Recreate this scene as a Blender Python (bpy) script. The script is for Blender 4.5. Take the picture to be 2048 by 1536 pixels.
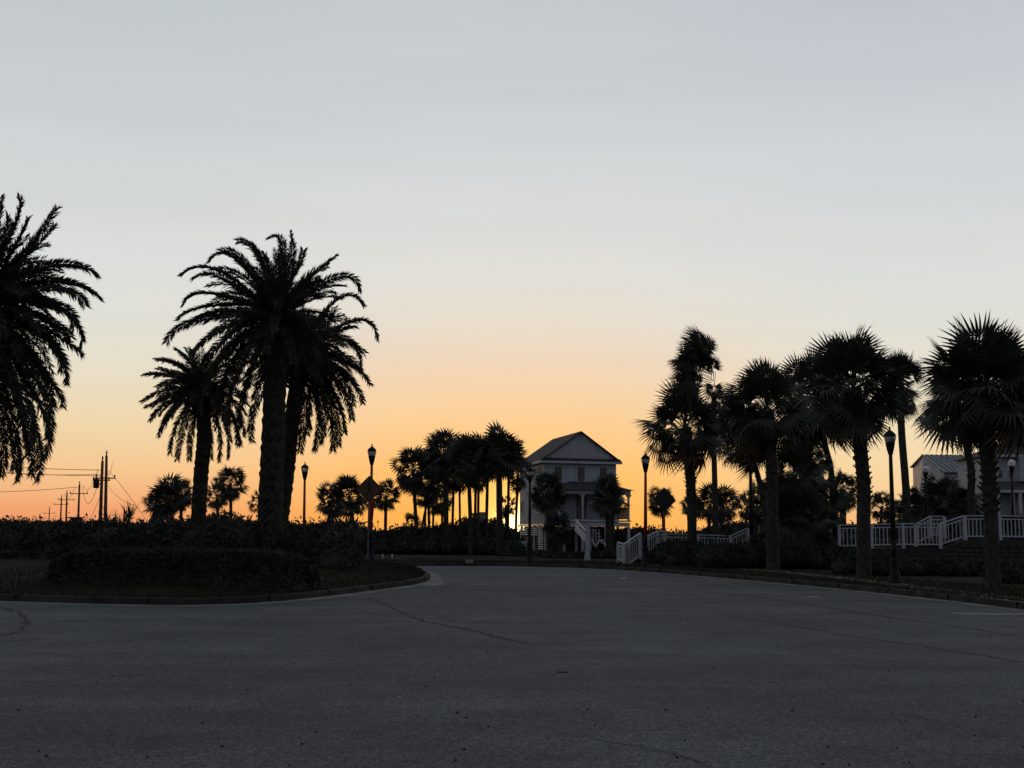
import bpy, math, random
import numpy as np
from mathutils import Vector, Matrix, Quaternion, noise

random.seed(7)
RNG = np.random.default_rng(7)
S = bpy.context.scene
COL = S.collection
for o in list(bpy.data.objects):
    bpy.data.objects.remove(o)

# ------------------------------------------------------------------ camera
F = 2450.0                      # focal length in photograph pixels (2048 wide)
PITCH = math.atan(298 / F)
ROLL = 0.0085
CAM = Vector((0, 0, 1.6))
fw = Vector((0, math.cos(PITCH), math.sin(PITCH)))
rt = Vector((1, 0, 0))
up = Vector((0, -math.sin(PITCH), math.cos(PITCH)))
cx = rt * math.cos(ROLL) + up * math.sin(ROLL)
cy = -rt * math.sin(ROLL) + up * math.cos(ROLL)
cd = bpy.data.cameras.new('camera')
cam = bpy.data.objects.new('camera', cd)
COL.objects.link(cam)
M4 = Matrix((cx, cy, -fw)).transposed().to_4x4()
M4.translation = CAM
cam.matrix_world = M4
cd.sensor_width = 36
cd.lens = 36 * F / 2048
cd.clip_start = 0.1
cd.clip_end = 6000
S.camera = cam

def ray(px, py):
    return cx * ((px - 1024) / F) + cy * ((768 - py) / F) + fw
def P(px, py, D):               # point seen at a photo pixel, D metres ahead
    r = ray(px, py)
    return CAM + r * (D / r.y)
def G(px, py, z=0.0):           # point on level z seen at a photo pixel
    r = ray(px, py)
    return CAM + r * ((z - CAM.z) / r.z)
def HY(px):
    return 1066 + (px - 1024) * ROLL
def GD(px, D, z=0.0):           # point on level z at column px and distance D
    p = P(px, HY(px) + (CAM.z - z) * F / D, D)
    p.z = z
    return p
def proj(v):
    d = Vector(v) - CAM
    k = d.dot(fw)
    return 1024 + F * d.dot(cx) / k, 768 - F * d.dot(cy) / k

# ------------------------------------------------------------------ sky
def lin(c):
    return tuple(((v / 255) / 12.92 if v / 255 <= 0.04045 else ((v / 255 + 0.055) / 1.055) ** 2.4) for v in c)

W = bpy.data.worlds.new('World')
S.world = W
W.use_nodes = True
nt = W.node_tree
nt.nodes.clear()
def N(t, **k):
    n = nt.nodes.new(t)
    for a, b in k.items():
        setattr(n, a, b)
    return n
def math_(op, a, b=None, clamp=False):
    n = N('ShaderNodeMath', operation=op, use_clamp=clamp)
    for i, v in enumerate((a, b)):
        if v is None:
            continue
        if isinstance(v, (int, float)):
            n.inputs[i].default_value = v
        else:
            nt.links.new(v, n.inputs[i])
    return n.outputs[0]
def mixc(f, a, b, mode='MIX'):
    n = N('ShaderNodeMix', data_type='RGBA', blend_type=mode)
    if isinstance(f, (int, float)):
        n.inputs[0].default_value = f
    else:
        nt.links.new(f, n.inputs[0])
    for i, v in ((6, a), (7, b)):
        if isinstance(v, tuple):
            n.inputs[i].default_value = v
        else:
            nt.links.new(v, n.inputs[i])
    return n.outputs[2]
SUN_AZ = math.radians(0.25)
SUN_EL = math.radians(0.35)
sund = Vector((math.sin(SUN_AZ) * math.cos(SUN_EL), math.cos(SUN_AZ) * math.cos(SUN_EL), math.sin(SUN_EL)))
tc = N('ShaderNodeTexCoord')
sep = N('ShaderNodeSeparateXYZ')
nt.links.new(tc.outputs['Generated'], sep.inputs[0])
el = math_('MULTIPLY', math_('ARCSINE', sep.outputs[2]), 180 / math.pi)
az = math_('ABSOLUTE', math_('SUBTRACT', math_('ARCTAN2', sep.outputs[0], sep.outputs[1]), SUN_AZ))
az = math_('MULTIPLY', az, 180 / math.pi)
tt = math_('POWER', math_('DIVIDE', el, 90.0, True), 0.5)
def ramp(stops):
    r = N('ShaderNodeValToRGB')
    cr = r.color_ramp
    cr.interpolation = 'LINEAR'
    while len(cr.elements) > 1:
        cr.elements.remove(cr.elements[-1])
    for i, (e, c) in enumerate(stops):
        p = math.sqrt(max(e, 0) / 90)
        x = cr.elements[0] if i == 0 else cr.elements.new(p)
        x.position = p
        x.color = (*lin(c), 1)
    nt.links.new(tt, r.inputs[0])
    return r.outputs[0]
r_mid = ramp([(0, (254, 174, 74)), (0.8, (255, 182, 80)), (2.7, (254, 190, 104)), (5.0, (253, 206, 146)),
              (7.4, (244, 214, 180)), (9.7, (233, 222, 206)), (12, (226, 224, 217)), (15.5, (217, 220, 219)),
              (20, (204, 208, 213)), (24.5, (196, 202, 206)), (40, (160, 168, 180)), (90, (104, 116, 138))])
r_side = ramp([(0, (230, 140, 96)), (0.9, (242, 164, 112)), (2.7, (247, 200, 146)), (5.0, (240, 217, 176)),
               (7.4, (232, 224, 205)), (9.7, (225, 225, 217)), (12, (219, 222, 219)), (15.5, (211, 215, 216)),
               (20, (201, 206, 210)), (24.5, (190, 197, 201)), (40, (155, 163, 174)), (90, (104, 116, 138))])
r_right = ramp([(0, (240, 168, 112)), (0.9, (248, 192, 132)), (2.7, (249, 216, 164)), (5.0, (241, 222, 184)),
                (7.4, (231, 225, 208)), (9.7, (225, 225, 217)), (12, (219, 222, 219)), (15.5, (211, 215, 217)),
                (20, (201, 206, 212)), (24.5, (191, 197, 204)), (40, (155, 163, 174)), (90, (104, 116, 138))])
r_back = ramp([(0, (96, 100, 114)), (4, (126, 126, 138)), (12, (136, 142, 154)), (40, (126, 132, 146)), (90, (110, 120, 138))])
def smooth(v, a, b):
    n = N('ShaderNodeMapRange', interpolation_type='SMOOTHSTEP')
    nt.links.new(v, n.inputs[0])
    n.inputs[1].default_value = a
    n.inputs[2].default_value = b
    return n.outputs[0]
r_edge = mixc(smooth(sep.outputs[0], -0.08, 0.12), r_side, r_right)
c = mixc(smooth(az, 2, 19), r_mid, r_edge)
c = mixc(smooth(az, 35, 130), c, r_back)
dt = N('ShaderNodeVectorMath', operation='DOT_PRODUCT')
nt.links.new(tc.outputs['Generated'], dt.inputs[0])
dt.inputs[1].default_value = sund
ang = math_('MULTIPLY', math_('ARCCOSINE', math_('MINIMUM', dt.outputs['Value'], 0.9999999)), 180 / math.pi)
g1 = math_('EXPONENT', math_('MULTIPLY', math_('POWER', math_('DIVIDE', ang, 0.75), 2.0), -1.0))
g2 = math_('EXPONENT', math_('MULTIPLY', math_('DIVIDE', ang, 1.5), -1.0))
def scale(col, f):
    n = N('ShaderNodeVectorMath', operation='SCALE')
    n.inputs[0].default_value = col
    nt.links.new(f, n.inputs['Scale'])
    return n.outputs[0]
c = mixc(1.0, c, scale((3.0, 2.2, 1.0), g1), 'ADD')
c = mixc(1.0, c, scale((0.75, 0.55, 0.13), g2), 'ADD')
mpn = N('ShaderNodeMapping')
mpn.inputs['Scale'].default_value = (1.2, 1.2, 14.0)
nt.links.new(tc.outputs['Generated'], mpn.inputs[0])
cn = N('ShaderNodeTexNoise')
cn.inputs['Scale'].default_value = 2.2
cn.inputs['Detail'].default_value = 5
nt.links.new(mpn.outputs[0], cn.inputs['Vector'])
cf = N('ShaderNodeMapRange')
nt.links.new(cn.outputs['Fac'], cf.inputs[0])
for i_, v_ in enumerate((0.3, 0.7, 0.98, 1.018)):
    cf.inputs[i_ + 1].default_value = v_
cs = N('ShaderNodeVectorMath', operation='SCALE')
nt.links.new(c, cs.inputs[0])
nt.links.new(cf.outputs[0], cs.inputs['Scale'])
c = cs.outputs[0]
sky = N('ShaderNodeTexSky', sky_type='NISHITA', sun_disc=False, sun_elevation=SUN_EL, sun_rotation=SUN_AZ)
b1 = N('ShaderNodeBackground')
b2 = N('ShaderNodeBackground')
ad = N('ShaderNodeAddShader')
out = N('ShaderNodeOutputWorld')
nt.links.new(c, b1.inputs[0])
b1.inputs[1].default_value = 0.98
nt.links.new(sky.outputs[0], b2.inputs[0])
b2.inputs[1].default_value = 0.004
nt.links.new(b1.outputs[0], ad.inputs[0])
nt.links.new(b2.outputs[0], ad.inputs[1])
nt.links.new(ad.outputs[0], out.inputs[0])

sl = bpy.data.lights.new('sun', 'SUN')
sl.energy = 0.6
sl.angle = math.radians(0.6)
sl.color = (1.0, 0.55, 0.25)
so = bpy.data.objects.new('sun', sl)
COL.objects.link(so)
so.rotation_euler = (sund).to_track_quat('Z', 'Y').to_euler()

S.render.engine = 'CYCLES'
S.view_settings.view_transform = 'Standard'
S.view_settings.look = 'None'
S.view_settings.exposure = 0
S.view_settings.gamma = 1
S.view_settings.use_curve_mapping = False

# ------------------------------------------------------------------ materials
def mat(name, col, rough=0.85, var=0.25, scale=3.0, col2=None, bump=0.0, bscale=20.0, spec=0.3, metal=0.0, trans=0.0):
    m = bpy.data.materials.new(name)
    m.use_nodes = True
    t = m.node_tree
    b = t.nodes['Principled BSDF']
    b.inputs['Roughness'].default_value = rough
    b.inputs['Specular IOR Level'].default_value = spec
    b.inputs['Metallic'].default_value = metal
    b.inputs['Transmission Weight'].default_value = trans
    tc = t.nodes.new('ShaderNodeTexCoord')
    n = t.nodes.new('ShaderNodeTexNoise')
    n.inputs['Scale'].default_value = scale
    n.inputs['Detail'].default_value = 6
    t.links.new(tc.outputs['Object'], n.inputs['Vector'])
    mx = t.nodes.new('ShaderNodeMix')
    mx.data_type = 'RGBA'
    c2 = col2 or tuple(v * (1 - var) for v in col)
    c1 = col if col2 else tuple(v * (1 + var) for v in col)
    mx.inputs[6].default_value = (*c1, 1)
    mx.inputs[7].default_value = (*c2, 1)
    mr = t.nodes.new('ShaderNodeMapRange')
    mr.inputs[1].default_value = 0.35
    mr.inputs[2].default_value = 0.65
    t.links.new(n.outputs['Fac'], mr.inputs[0])
    t.links.new(mr.outputs[0], mx.inputs[0])
    t.links.new(mx.outputs[2], b.inputs['Base Color'])
    if bump:
        n2 = t.nodes.new('ShaderNodeTexNoise')
        n2.inputs['Scale'].default_value = bscale
        n2.inputs['Detail'].default_value = 5
        t.links.new(tc.outputs['Object'], n2.inputs['Vector'])
        bp = t.nodes.new('ShaderNodeBump')
        bp.inputs['Strength'].default_value = bump
        bp.inputs['Distance'].default_value = 0.03
        t.links.new(n2.outputs['Fac'], bp.inputs['Height'])
        t.links.new(bp.outputs[0], b.inputs['Normal'])
    return m

def siding(name, col):
    m = mat(name, col, 0.7, 0.1, 1.5)
    t = m.node_tree
    b = t.nodes['Principled BSDF']
    tc = t.nodes.new('ShaderNodeTexCoord')
    w = t.nodes.new('ShaderNodeTexWave')
    w.wave_type = 'BANDS'
    w.bands_direction = 'Z'
    w.wave_profile = 'SAW'
    w.inputs['Scale'].default_value = 1.6
    t.links.new(tc.outputs['Object'], w.inputs['Vector'])
    bp = t.nodes.new('ShaderNodeBump')
    bp.inputs['Distance'].default_value = 0.03
    bp.inputs['Strength'].default_value = 0.7
    t.links.new(w.outputs['Fac'], bp.inputs['Height'])
    t.links.new(bp.outputs[0], b.inputs['Normal'])
    return m

def asphalt():
    m = bpy.data.materials.new('asphalt')
    m.use_nodes = True
    t = m.node_tree
    b = t.nodes['Principled BSDF']
    L = t.links.new
    geo = t.nodes.new('ShaderNodeNewGeometry')
    def noi(sc, det=4, rough=0.5, st=None):
        n = t.nodes.new('ShaderNodeTexNoise')
        n.inputs['Scale'].default_value = sc
        n.inputs['Detail'].default_value = det
        n.inputs['Roughness'].default_value = rough
        if st:
            mp = t.nodes.new('ShaderNodeMapping')
            mp.inputs['Scale'].default_value = st
            L(geo.outputs['Position'], mp.inputs[0])
            L(mp.outputs[0], n.inputs['Vector'])
        else:
            L(geo.outputs['Position'], n.inputs['Vector'])
        return n.outputs['Fac']
    def mr(v, a, b_, c_, d_):
        n = t.nodes.new('ShaderNodeMapRange')
        L(v, n.inputs[0])
        for i, x in enumerate((a, b_, c_, d_)):
            n.inputs[i + 1].default_value = x
        return n.outputs[0]
    def mul(a, b_):
        n = t.nodes.new('ShaderNodeMath')
        n.operation = 'MULTIPLY'
        L(a, n.inputs[0]); L(b_, n.inputs[1])
        return n.outputs[0]
    big = mr(noi(0.16, 6, 0.65), 0.32, 0.68, 0.72, 1.25)
    lane = mr(noi(0.5, 5, 0.65, (0.35, 1.6, 1)), 0.3, 0.7, 0.80, 1.2)
    stain = mr(noi(0.7, 9, 0.8), 0.46, 0.66, 1.08, 0.66)
    vo = t.nodes.new('ShaderNodeTexVoronoi')
    vo.inputs['Scale'].default_value = 58
    L(geo.outputs['Position'], vo.inputs['Vector'])
    sepc = t.nodes.new('ShaderNodeSeparateColor')
    L(vo.outputs['Color'], sepc.inputs[0])
    grain = mr(sepc.outputs[0], 0, 1, 0.3, 1.75)
    grain2 = mr(noi(14, 8, 0.85), 0.32, 0.68, 0.6, 1.4)
    vo2 = t.nodes.new('ShaderNodeTexVoronoi')
    vo2.inputs['Scale'].default_value = 9
    L(geo.outputs['Position'], vo2.inputs['Vector'])
    fleck = mr(vo2.outputs['Distance'], 0.04, 0.11, 0.45, 1.0)
    v = mul(mul(mul(big, lane), mul(stain, grain)), mul(grain2, fleck))
    cr = t.nodes.new('ShaderNodeMix')
    cr.data_type = 'RGBA'
    cr.inputs[6].default_value = (0, 0, 0, 1)
    cr.inputs[7].default_value = (0.073, 0.077, 0.077, 1)
    cr.clamp_factor = False
    L(v, cr.inputs[0])
    L(cr.outputs[2], b.inputs['Base Color'])
    b.inputs['Roughness'].default_value = 0.9
    b.inputs['Specular IOR Level'].default_value = 0.25
    ad = t.nodes.new('ShaderNodeMath')
    ad.operation = 'ADD'
    L(grain2, ad.inputs[0]); L(grain, ad.inputs[1])
    bp = t.nodes.new('ShaderNodeBump')
    bp.inputs['Strength'].default_value = 0.6
    bp.inputs['Distance'].default_value = 0.008
    L(ad.outputs[0], bp.inputs['Height'])
    L(bp.outputs[0], b.inputs['Normal'])
    return m

MT = dict(
    asphalt=asphalt(),
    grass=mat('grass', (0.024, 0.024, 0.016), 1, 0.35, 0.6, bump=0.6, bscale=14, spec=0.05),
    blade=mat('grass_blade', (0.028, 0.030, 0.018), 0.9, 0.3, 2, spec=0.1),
    soil=mat('soil', (0.025, 0.022, 0.017), 1, 0.3, 0.4, spec=0.05),
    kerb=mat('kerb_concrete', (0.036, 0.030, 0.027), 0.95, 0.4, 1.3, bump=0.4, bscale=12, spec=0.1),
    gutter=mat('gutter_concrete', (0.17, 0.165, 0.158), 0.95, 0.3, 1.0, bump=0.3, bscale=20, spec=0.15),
    path=mat('path_concrete', (0.14, 0.12, 0.10), 0.95, 0.3, 0.8, spec=0.1),
    crack=mat('tar_crack', (0.040, 0.041, 0.043), 0.9, 0.3, 2, spec=0.1),
    crack2=mat('kerb_joint', (0.012, 0.011, 0.010), 1, 0.2, 2, spec=0.05),
    paint=mat('road_paint', (0.22, 0.225, 0.23), 0.8, 0.35, 5),
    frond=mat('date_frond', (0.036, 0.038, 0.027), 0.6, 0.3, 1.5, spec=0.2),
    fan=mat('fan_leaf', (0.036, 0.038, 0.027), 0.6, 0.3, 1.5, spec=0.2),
    dead=mat('dead_leaf', (0.085, 0.058, 0.032), 0.9, 0.3, 2, spec=0.1),
    dtrunk=mat('date_trunk', (0.034, 0.029, 0.023), 0.95, 0.4, 6, bump=0.8, bscale=9, spec=0.1),
    ptrunk=mat('palmetto_trunk', (0.042, 0.038, 0.033), 0.95, 0.4, 5, bump=0.8, bscale=12, spec=0.1),
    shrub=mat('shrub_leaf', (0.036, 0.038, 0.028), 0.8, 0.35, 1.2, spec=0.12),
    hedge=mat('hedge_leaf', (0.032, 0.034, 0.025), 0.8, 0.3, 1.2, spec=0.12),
    twig=mat('twig', (0.05, 0.04, 0.03), 0.9, 0.2, 3),
    black=mat('black_metal', (0.012, 0.012, 0.013), 0.7, 0.2, 4, spec=0.15),
    halation_pole=mat('pole_red_halation', (0.34, 0.022, 0.018), 0.45, 0.2, 4),  # red halation against the bright sky, put into the pole colour
    globe=mat('lamp_glass_backlit', (0.34, 0.33, 0.31), 0.25, 0.1, 2, spec=0.6, trans=0.35),  # lamp glass darkened in colour, as seen against the light
    lit_globe=mat('lamp_glass_frontlit', (0.86, 0.87, 0.88), 0.22, 0.03, 2, spec=0.8),  # same lamp glass whitened in colour, as if lit from the front
    wood=mat('utility_pole_wood', (0.10, 0.055, 0.035), 0.95, 0.3, 3),
    grey=mat('grey_metal', (0.10, 0.105, 0.11), 0.6, 0.2, 3),
    wire=mat('wire', (0.03, 0.028, 0.027), 0.8, 0.1, 1),
    white=mat('white_paint', (0.40, 0.415, 0.43), 0.6, 0.08, 1.5, bump=0.1),
    trim=mat('white_trim', (0.40, 0.415, 0.43), 0.6, 0.08, 1.5),
    blue=siding('blue_grey_siding', (0.37, 0.43, 0.47)),
    pale=siding('pale_siding', (0.34, 0.345, 0.35)),
    cream=siding('white_siding', (0.36, 0.37, 0.38)),
    gable=siding('grey_gable_siding', (0.36, 0.38, 0.385)),
    roof=mat('brown_shingle', (0.040, 0.036, 0.033), 0.9, 0.3, 2.5, bump=0.3, bscale=8),
    seam=mat('grey_metal_roof', (0.13, 0.14, 0.15), 0.45, 0.15, 1.2, spec=0.4),
    glass=mat('window_glass', (0.13, 0.115, 0.105), 0.45, 0.2, 1, spec=0.12),
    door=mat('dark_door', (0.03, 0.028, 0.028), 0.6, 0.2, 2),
    sign=mat('yellow_sign', (0.085, 0.052, 0.022), 0.55, 0.08, 3),
    signblack=mat('sign_black', (0.022, 0.018, 0.014), 0.6, 0.1, 3),
    alu=mat('sign_back_aluminium', (0.03, 0.028, 0.027), 0.6, 0.2, 3),
    stone=mat('wall_stone', (0.055, 0.045, 0.036), 0.95, 0.4, 2.0, bump=0.7, bscale=14, spec=0.1),
    mortar=mat('wall_mortar', (0.045, 0.04, 0.036), 1, 0.3, 4, spec=0.05),
    far=mat('far_building', (0.20, 0.17, 0.15), 0.9, 0.2, 0.2),
    litter=mat('pale_litter', (0.45, 0.44, 0.42), 0.8, 0.1, 4),
)

# ------------------------------------------------------------------ mesh helpers
class MB:
    def __init__(s):
        s.v, s.f, s.sm = [], [], []
    def add(s, vs, fs, smooth=False):
        o = len(s.v)
        s.v.extend([tuple(x) for x in vs])
        s.f.extend([tuple(i + o for i in f) for f in fs])
        s.sm.extend([smooth] * len(fs))
        return s
    def box(s, x0, x1, y0, y1, z0, z1):
        return s.add([(x0, y0, z0), (x1, y0, z0), (x1, y1, z0), (x0, y1, z0), (x0, y0, z1), (x1, y0, z1), (x1, y1, z1), (x0, y1, z1)],
                     [(0, 3, 2, 1), (4, 5, 6, 7), (0, 1, 5, 4), (1, 2, 6, 5), (2, 3, 7, 6), (3, 0, 4, 7)])
    def bar(s, a, b, w, h, upv=Vector((0, 0, 1))):
        a, b = Vector(a), Vector(b)
        d = (b - a).normalized()
        side = d.cross(upv)
        side = side.normalized() if side.length > 1e-4 else Vector((1, 0, 0))
        n = side.cross(d).normalized()
        vs = []
        for p in (a, b):
            for i, j in ((-1, -1), (1, -1), (1, 1), (-1, 1)):
                vs.append(p + side * (i * w / 2) + n * (j * h / 2))
        return s.add(vs, [(0, 1, 2, 3), (7, 6, 5, 4), (0, 4, 5, 1), (1, 5, 6, 2), (2, 6, 7, 3), (3, 7, 4, 0)])
    def tube(s, pts, rad, n=8, cap=True, smooth=True, fn=None):
        pts = [Vector(p) for p in pts]
        vs, fs = [], []
        ref = Vector((0.13, 0.97, 0.1)).normalized()
        for i, p in enumerate(pts):
            t = (pts[min(i + 1, len(pts) - 1)] - pts[max(i - 1, 0)]).normalized()
            x = t.cross(ref)
            if x.length < 0.05:
                x = t.cross(Vector((1, 0, 0)))
            x.normalize()
            y = t.cross(x).normalized()
            r = rad[i] if hasattr(rad, '__len__') else rad
            for k in range(n):
                a = 2 * math.pi * k / n
                rr = r * (fn(i, k) if fn else 1)
                vs.append(p + x * (math.cos(a) * rr) + y * (math.sin(a) * rr))
        for i in range(len(pts) - 1):
            for k in range(n):
                a, b = i * n + k, i * n + (k + 1) % n
                fs.append((a, b, b + n, a + n))
        if cap:
            fs.append(tuple(range(n - 1, -1, -1)))
            fs.append(tuple((len(pts) - 1) * n + k for k in range(n)))
        return s.add(vs, fs, smooth)
    def lathe(s, prof, n=12, smooth=True):
        return s.tube([(0, 0, z) for r, z in prof], [max(r, 0.001) for r, z in prof], n, True, smooth)
    def mesh(s, name, m):
        me = bpy.data.meshes.new(name)
        me.from_pydata(s.v, [], s.f)
        me.polygons.foreach_set('use_smooth', s.sm)
        me.materials.append(m)
        me.update()
        return me
    def obj(s, name, m, parent=None, kind=None, label=None):
        return mk(name, s.mesh(name, m), parent, kind, label)

def mk(name, me, parent=None, kind=None, label=None):
    o = bpy.data.objects.new(name, me)
    COL.objects.link(o)
    if parent:
        o.parent = parent
    if kind:
        o['kind'] = kind
    if label:
        o['label'] = label
    return o
def thing(name, label, cat, loc=(0, 0, 0), rz=0.0, group=None):
    o = bpy.data.objects.new(name, None)
    COL.objects.link(o)
    o.location = loc
    o.rotation_euler = (0, 0, rz)
    o.empty_display_size = 0.3
    return tag(o, label, cat, group)
def tag(o, label, cat, group=None):
    o['label'] = label
    o['category'] = cat
    if group:
        o['group'] = group
    return o

# fast quads from numpy arrays
def np_mesh(name, V, Fq, m, smooth=False):
    me = bpy.data.meshes.new(name)
    n, k = Fq.shape
    me.vertices.add(len(V))
    me.vertices.foreach_set('co', V.astype(np.float32).ravel())
    me.loops.add(n * k)
    me.loops.foreach_set('vertex_index', Fq.astype(np.int32).ravel())
    me.polygons.add(n)
    me.polygons.foreach_set('loop_start', np.arange(0, n * k, k, dtype=np.int32))
    me.polygons.foreach_set('use_smooth', np.full(n, smooth))
    me.materials.append(m)
    me.update(calc_edges=True)
    return me

def leaf_quads(C, size, outward=None, elong=1.8):
    n = len(C)
    a = RNG.normal(size=(n, 3))
    if outward is not None:
        a = a + outward * 0.9
    a /= np.linalg.norm(a, axis=1)[:, None]
    b = RNG.normal(size=(n, 3))
    b -= (b * a).sum(1)[:, None] * a
    b /= np.linalg.norm(b, axis=1)[:, None]
    s = size * RNG.uniform(0.6, 1.3, (n, 1))
    V = np.stack([C, C + a * s * elong * 0.5 + b * s * 0.5, C + a * s * elong, C + a * s * elong * 0.5 - b * s * 0.5], 1).reshape(-1, 3)
    Fq = np.arange(4 * n).reshape(n, 4)
    return V, Fq

def ico(sub=2):
    t = (1 + 5 ** 0.5) / 2
    v = [Vector(p).normalized() for p in ((-1, t, 0), (1, t, 0), (-1, -t, 0), (1, -t, 0), (0, -1, t), (0, 1, t), (0, -1, -t), (0, 1, -t), (t, 0, -1), (t, 0, 1), (-t, 0, -1), (-t, 0, 1))]
    f = [(0, 11, 5), (0, 5, 1), (0, 1, 7), (0, 7, 10), (0, 10, 11), (1, 5, 9), (5, 11, 4), (11, 10, 2), (10, 7, 6), (7, 1, 8), (3, 9, 4), (3, 4, 2), (3, 2, 6), (3, 6, 8), (3, 8, 9), (4, 9, 5), (2, 4, 11), (6, 2, 10), (8, 6, 7), (9, 8, 1)]
    for _ in range(sub):
        cache, nf = {}, []
        def mid(a, b):
            k = (min(a, b), max(a, b))
            if k not in cache:
                v.append(((v[a] + v[b]) / 2).normalized())
                cache[k] = len(v) - 1
            return cache[k]
        for a, b, c_ in f:
            x, y, z = mid(a, b), mid(b, c_), mid(c_, a)
            nf += [(a, x, z), (b, y, x), (c_, z, y), (x, y, z)]
        f = nf
    return np.array([tuple(p) for p in v]), np.array(f)
ICO_V, ICO_F = ico(2)

def blob_mass(name, blobs, m, leaf=0.12, dens=34, parent=None, twigs=0.15, shell=0.10):
    """blobs: (x,y,z,rx,ry,rz). A lumpy hull under thousands of leaf faces, one mesh."""
    VV, FF, off = [], [], 0
    for (x, y, z, rx, ry, rz) in blobs:
        r = np.array([rx, ry, rz])
        c0 = np.array([x, y, z])
        hv = ICO_V * r * 0.90
        hv = hv * (1 + 0.10 * np.sin(ICO_V[:, :1] * 7 + x) * np.cos(ICO_V[:, 1:2] * 6 + y)) + c0
        VV.append(hv)
        tri = np.concatenate([ICO_F, ICO_F[:, 2:3]], 1)
        FF.append(('t', ICO_F + off))
        off += len(hv)
        area = 4 * math.pi * ((rx * ry) ** 1.6 / 3 + (rx * rz) ** 1.6 / 3 + (ry * rz) ** 1.6 / 3) ** (1 / 1.6)
        n = int(area * dens / (leaf / 0.12) ** 2)
        d = RNG.normal(size=(n, 3))
        d /= np.linalg.norm(d, axis=1)[:, None]
        d[:, 2] = np.where(d[:, 2] < -0.35, -d[:, 2], d[:, 2])
        C = c0 + d * r * (1 + RNG.uniform(-0.14, shell, (n, 1)))
        V, Fq = leaf_quads(C, leaf, d)
        VV.append(V)
        FF.append(('q', Fq + off))
        off += len(V)
        # loose sprigs on top
        k = int(n * twigs * 0.12)
        if k:
            d = RNG.normal(size=(k, 3)); d[:, 2] = np.abs(d[:, 2]) + 0.5
            d /= np.linalg.norm(d, axis=1)[:, None]
            for j in range(3):
                C = c0 + d * r * 0.95 + d * (0.12 + 0.13 * j) * max(1.0, leaf / 0.12)
                V, Fq = leaf_quads(C, leaf * 0.8, d)
                VV.append(V); FF.append(('q', Fq + off)); off += len(V)
    V = np.concatenate(VV)
    me = bpy.data.meshes.new(name)
    me.vertices.add(len(V))
    me.vertices.foreach_set('co', V.astype(np.float32).ravel())
    li = np.concatenate([f.ravel() for _, f in FF]).astype(np.int32)
    ks = np.concatenate([np.full(len(f), f.shape[1]) for _, f in FF])
    me.loops.add(len(li))
    me.loops.foreach_set('vertex_index', li)
    me.polygons.add(len(ks))
    me.polygons.foreach_set('loop_start', np.concatenate([[0], np.cumsum(ks)[:-1]]).astype(np.int32))
    me.materials.append(m)
    me.update(calc_edges=True)
    return mk(name, me, parent)

# ------------------------------------------------------------------ ground, road, kerbs
def flat(name, pts, z, m, kind='structure'):
    me = bpy.data.meshes.new(name)
    from mathutils.geometry import tessellate_polygon
    vs = [Vector((p[0], p[1], z)) for p in pts]
    tr = tessellate_polygon([vs])
    fs = []
    for a, b, c_ in tr:
        nrm = (vs[b] - vs[a]).cross(vs[c_] - vs[a]).z
        fs.append((a, b, c_) if nrm > 0 else (a, c_, b))
    me.from_pydata([tuple(v) for v in vs], [], fs)
    me.materials.append(m)
    me.update()
    return mk(name, me, kind=kind)

def catmull(pts, k=6):
    out = []
    for i in range(len(pts) - 1):
        p0, p1, p2, p3 = pts[max(i - 1, 0)], pts[i], pts[i + 1], pts[min(i + 2, len(pts) - 1)]
        for j in range(k):
            t = j / k
            out.append(0.5 * ((2 * p1) + (p2 - p0) * t + (2 * p0 - 5 * p1 + 4 * p2 - p3) * t * t + (3 * p1 - p0 - 3 * p2 + p3) * t ** 3))
    out.append(pts[-1])
    return out

flat('ground', [(-3000, -60), (3000, -60), (3000, 3000), (-3000, 3000)], -0.06, MT['soil'])

# island kerb line (road side foot of the kerb)
isl = [G(x, y) for x, y in ((-330, 1188), (-120, 1198), (60, 1204), (240, 1209), (400, 1210), (540, 1204), (660, 1192), (760, 1179), (825, 1170), (856, 1161), (858, 1153), (842, 1144), (812, 1136.5))]
isl += [Vector((isl[-1].x - 3.2, isl[-1].y + 1.2, 0)), Vector((isl[-1].x - 14, isl[-1].y + 0.6, 0)), Vector((isl[-1].x - 34, isl[-1].y - 6, 0))]
isl = catmull(isl)
# far and right kerb
far = [Vector((-44, 62, 0)), Vector((-24, 66, 0)), Vector((-10, 66, 0))] + [G(x, y) for x, y in ((800, 1131.5), (950, 1132), (1080, 1134), (1200, 1138), (1300, 1144.5), (1420, 1154), (1560, 1166.5), (1700, 1180), (1850, 1196), (1980, 1211), (2100, 1226), (2400, 1262))] + [Vector((11.6, 14, 0)), Vector((11.2, -20, 0))]
far = catmull(far)
road_poly = [Vector((-60, -20, 0))] + [Vector((-60, isl[0].y, 0))] + isl + far
flat('road', road_poly, 0.0, MT['asphalt'])

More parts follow.
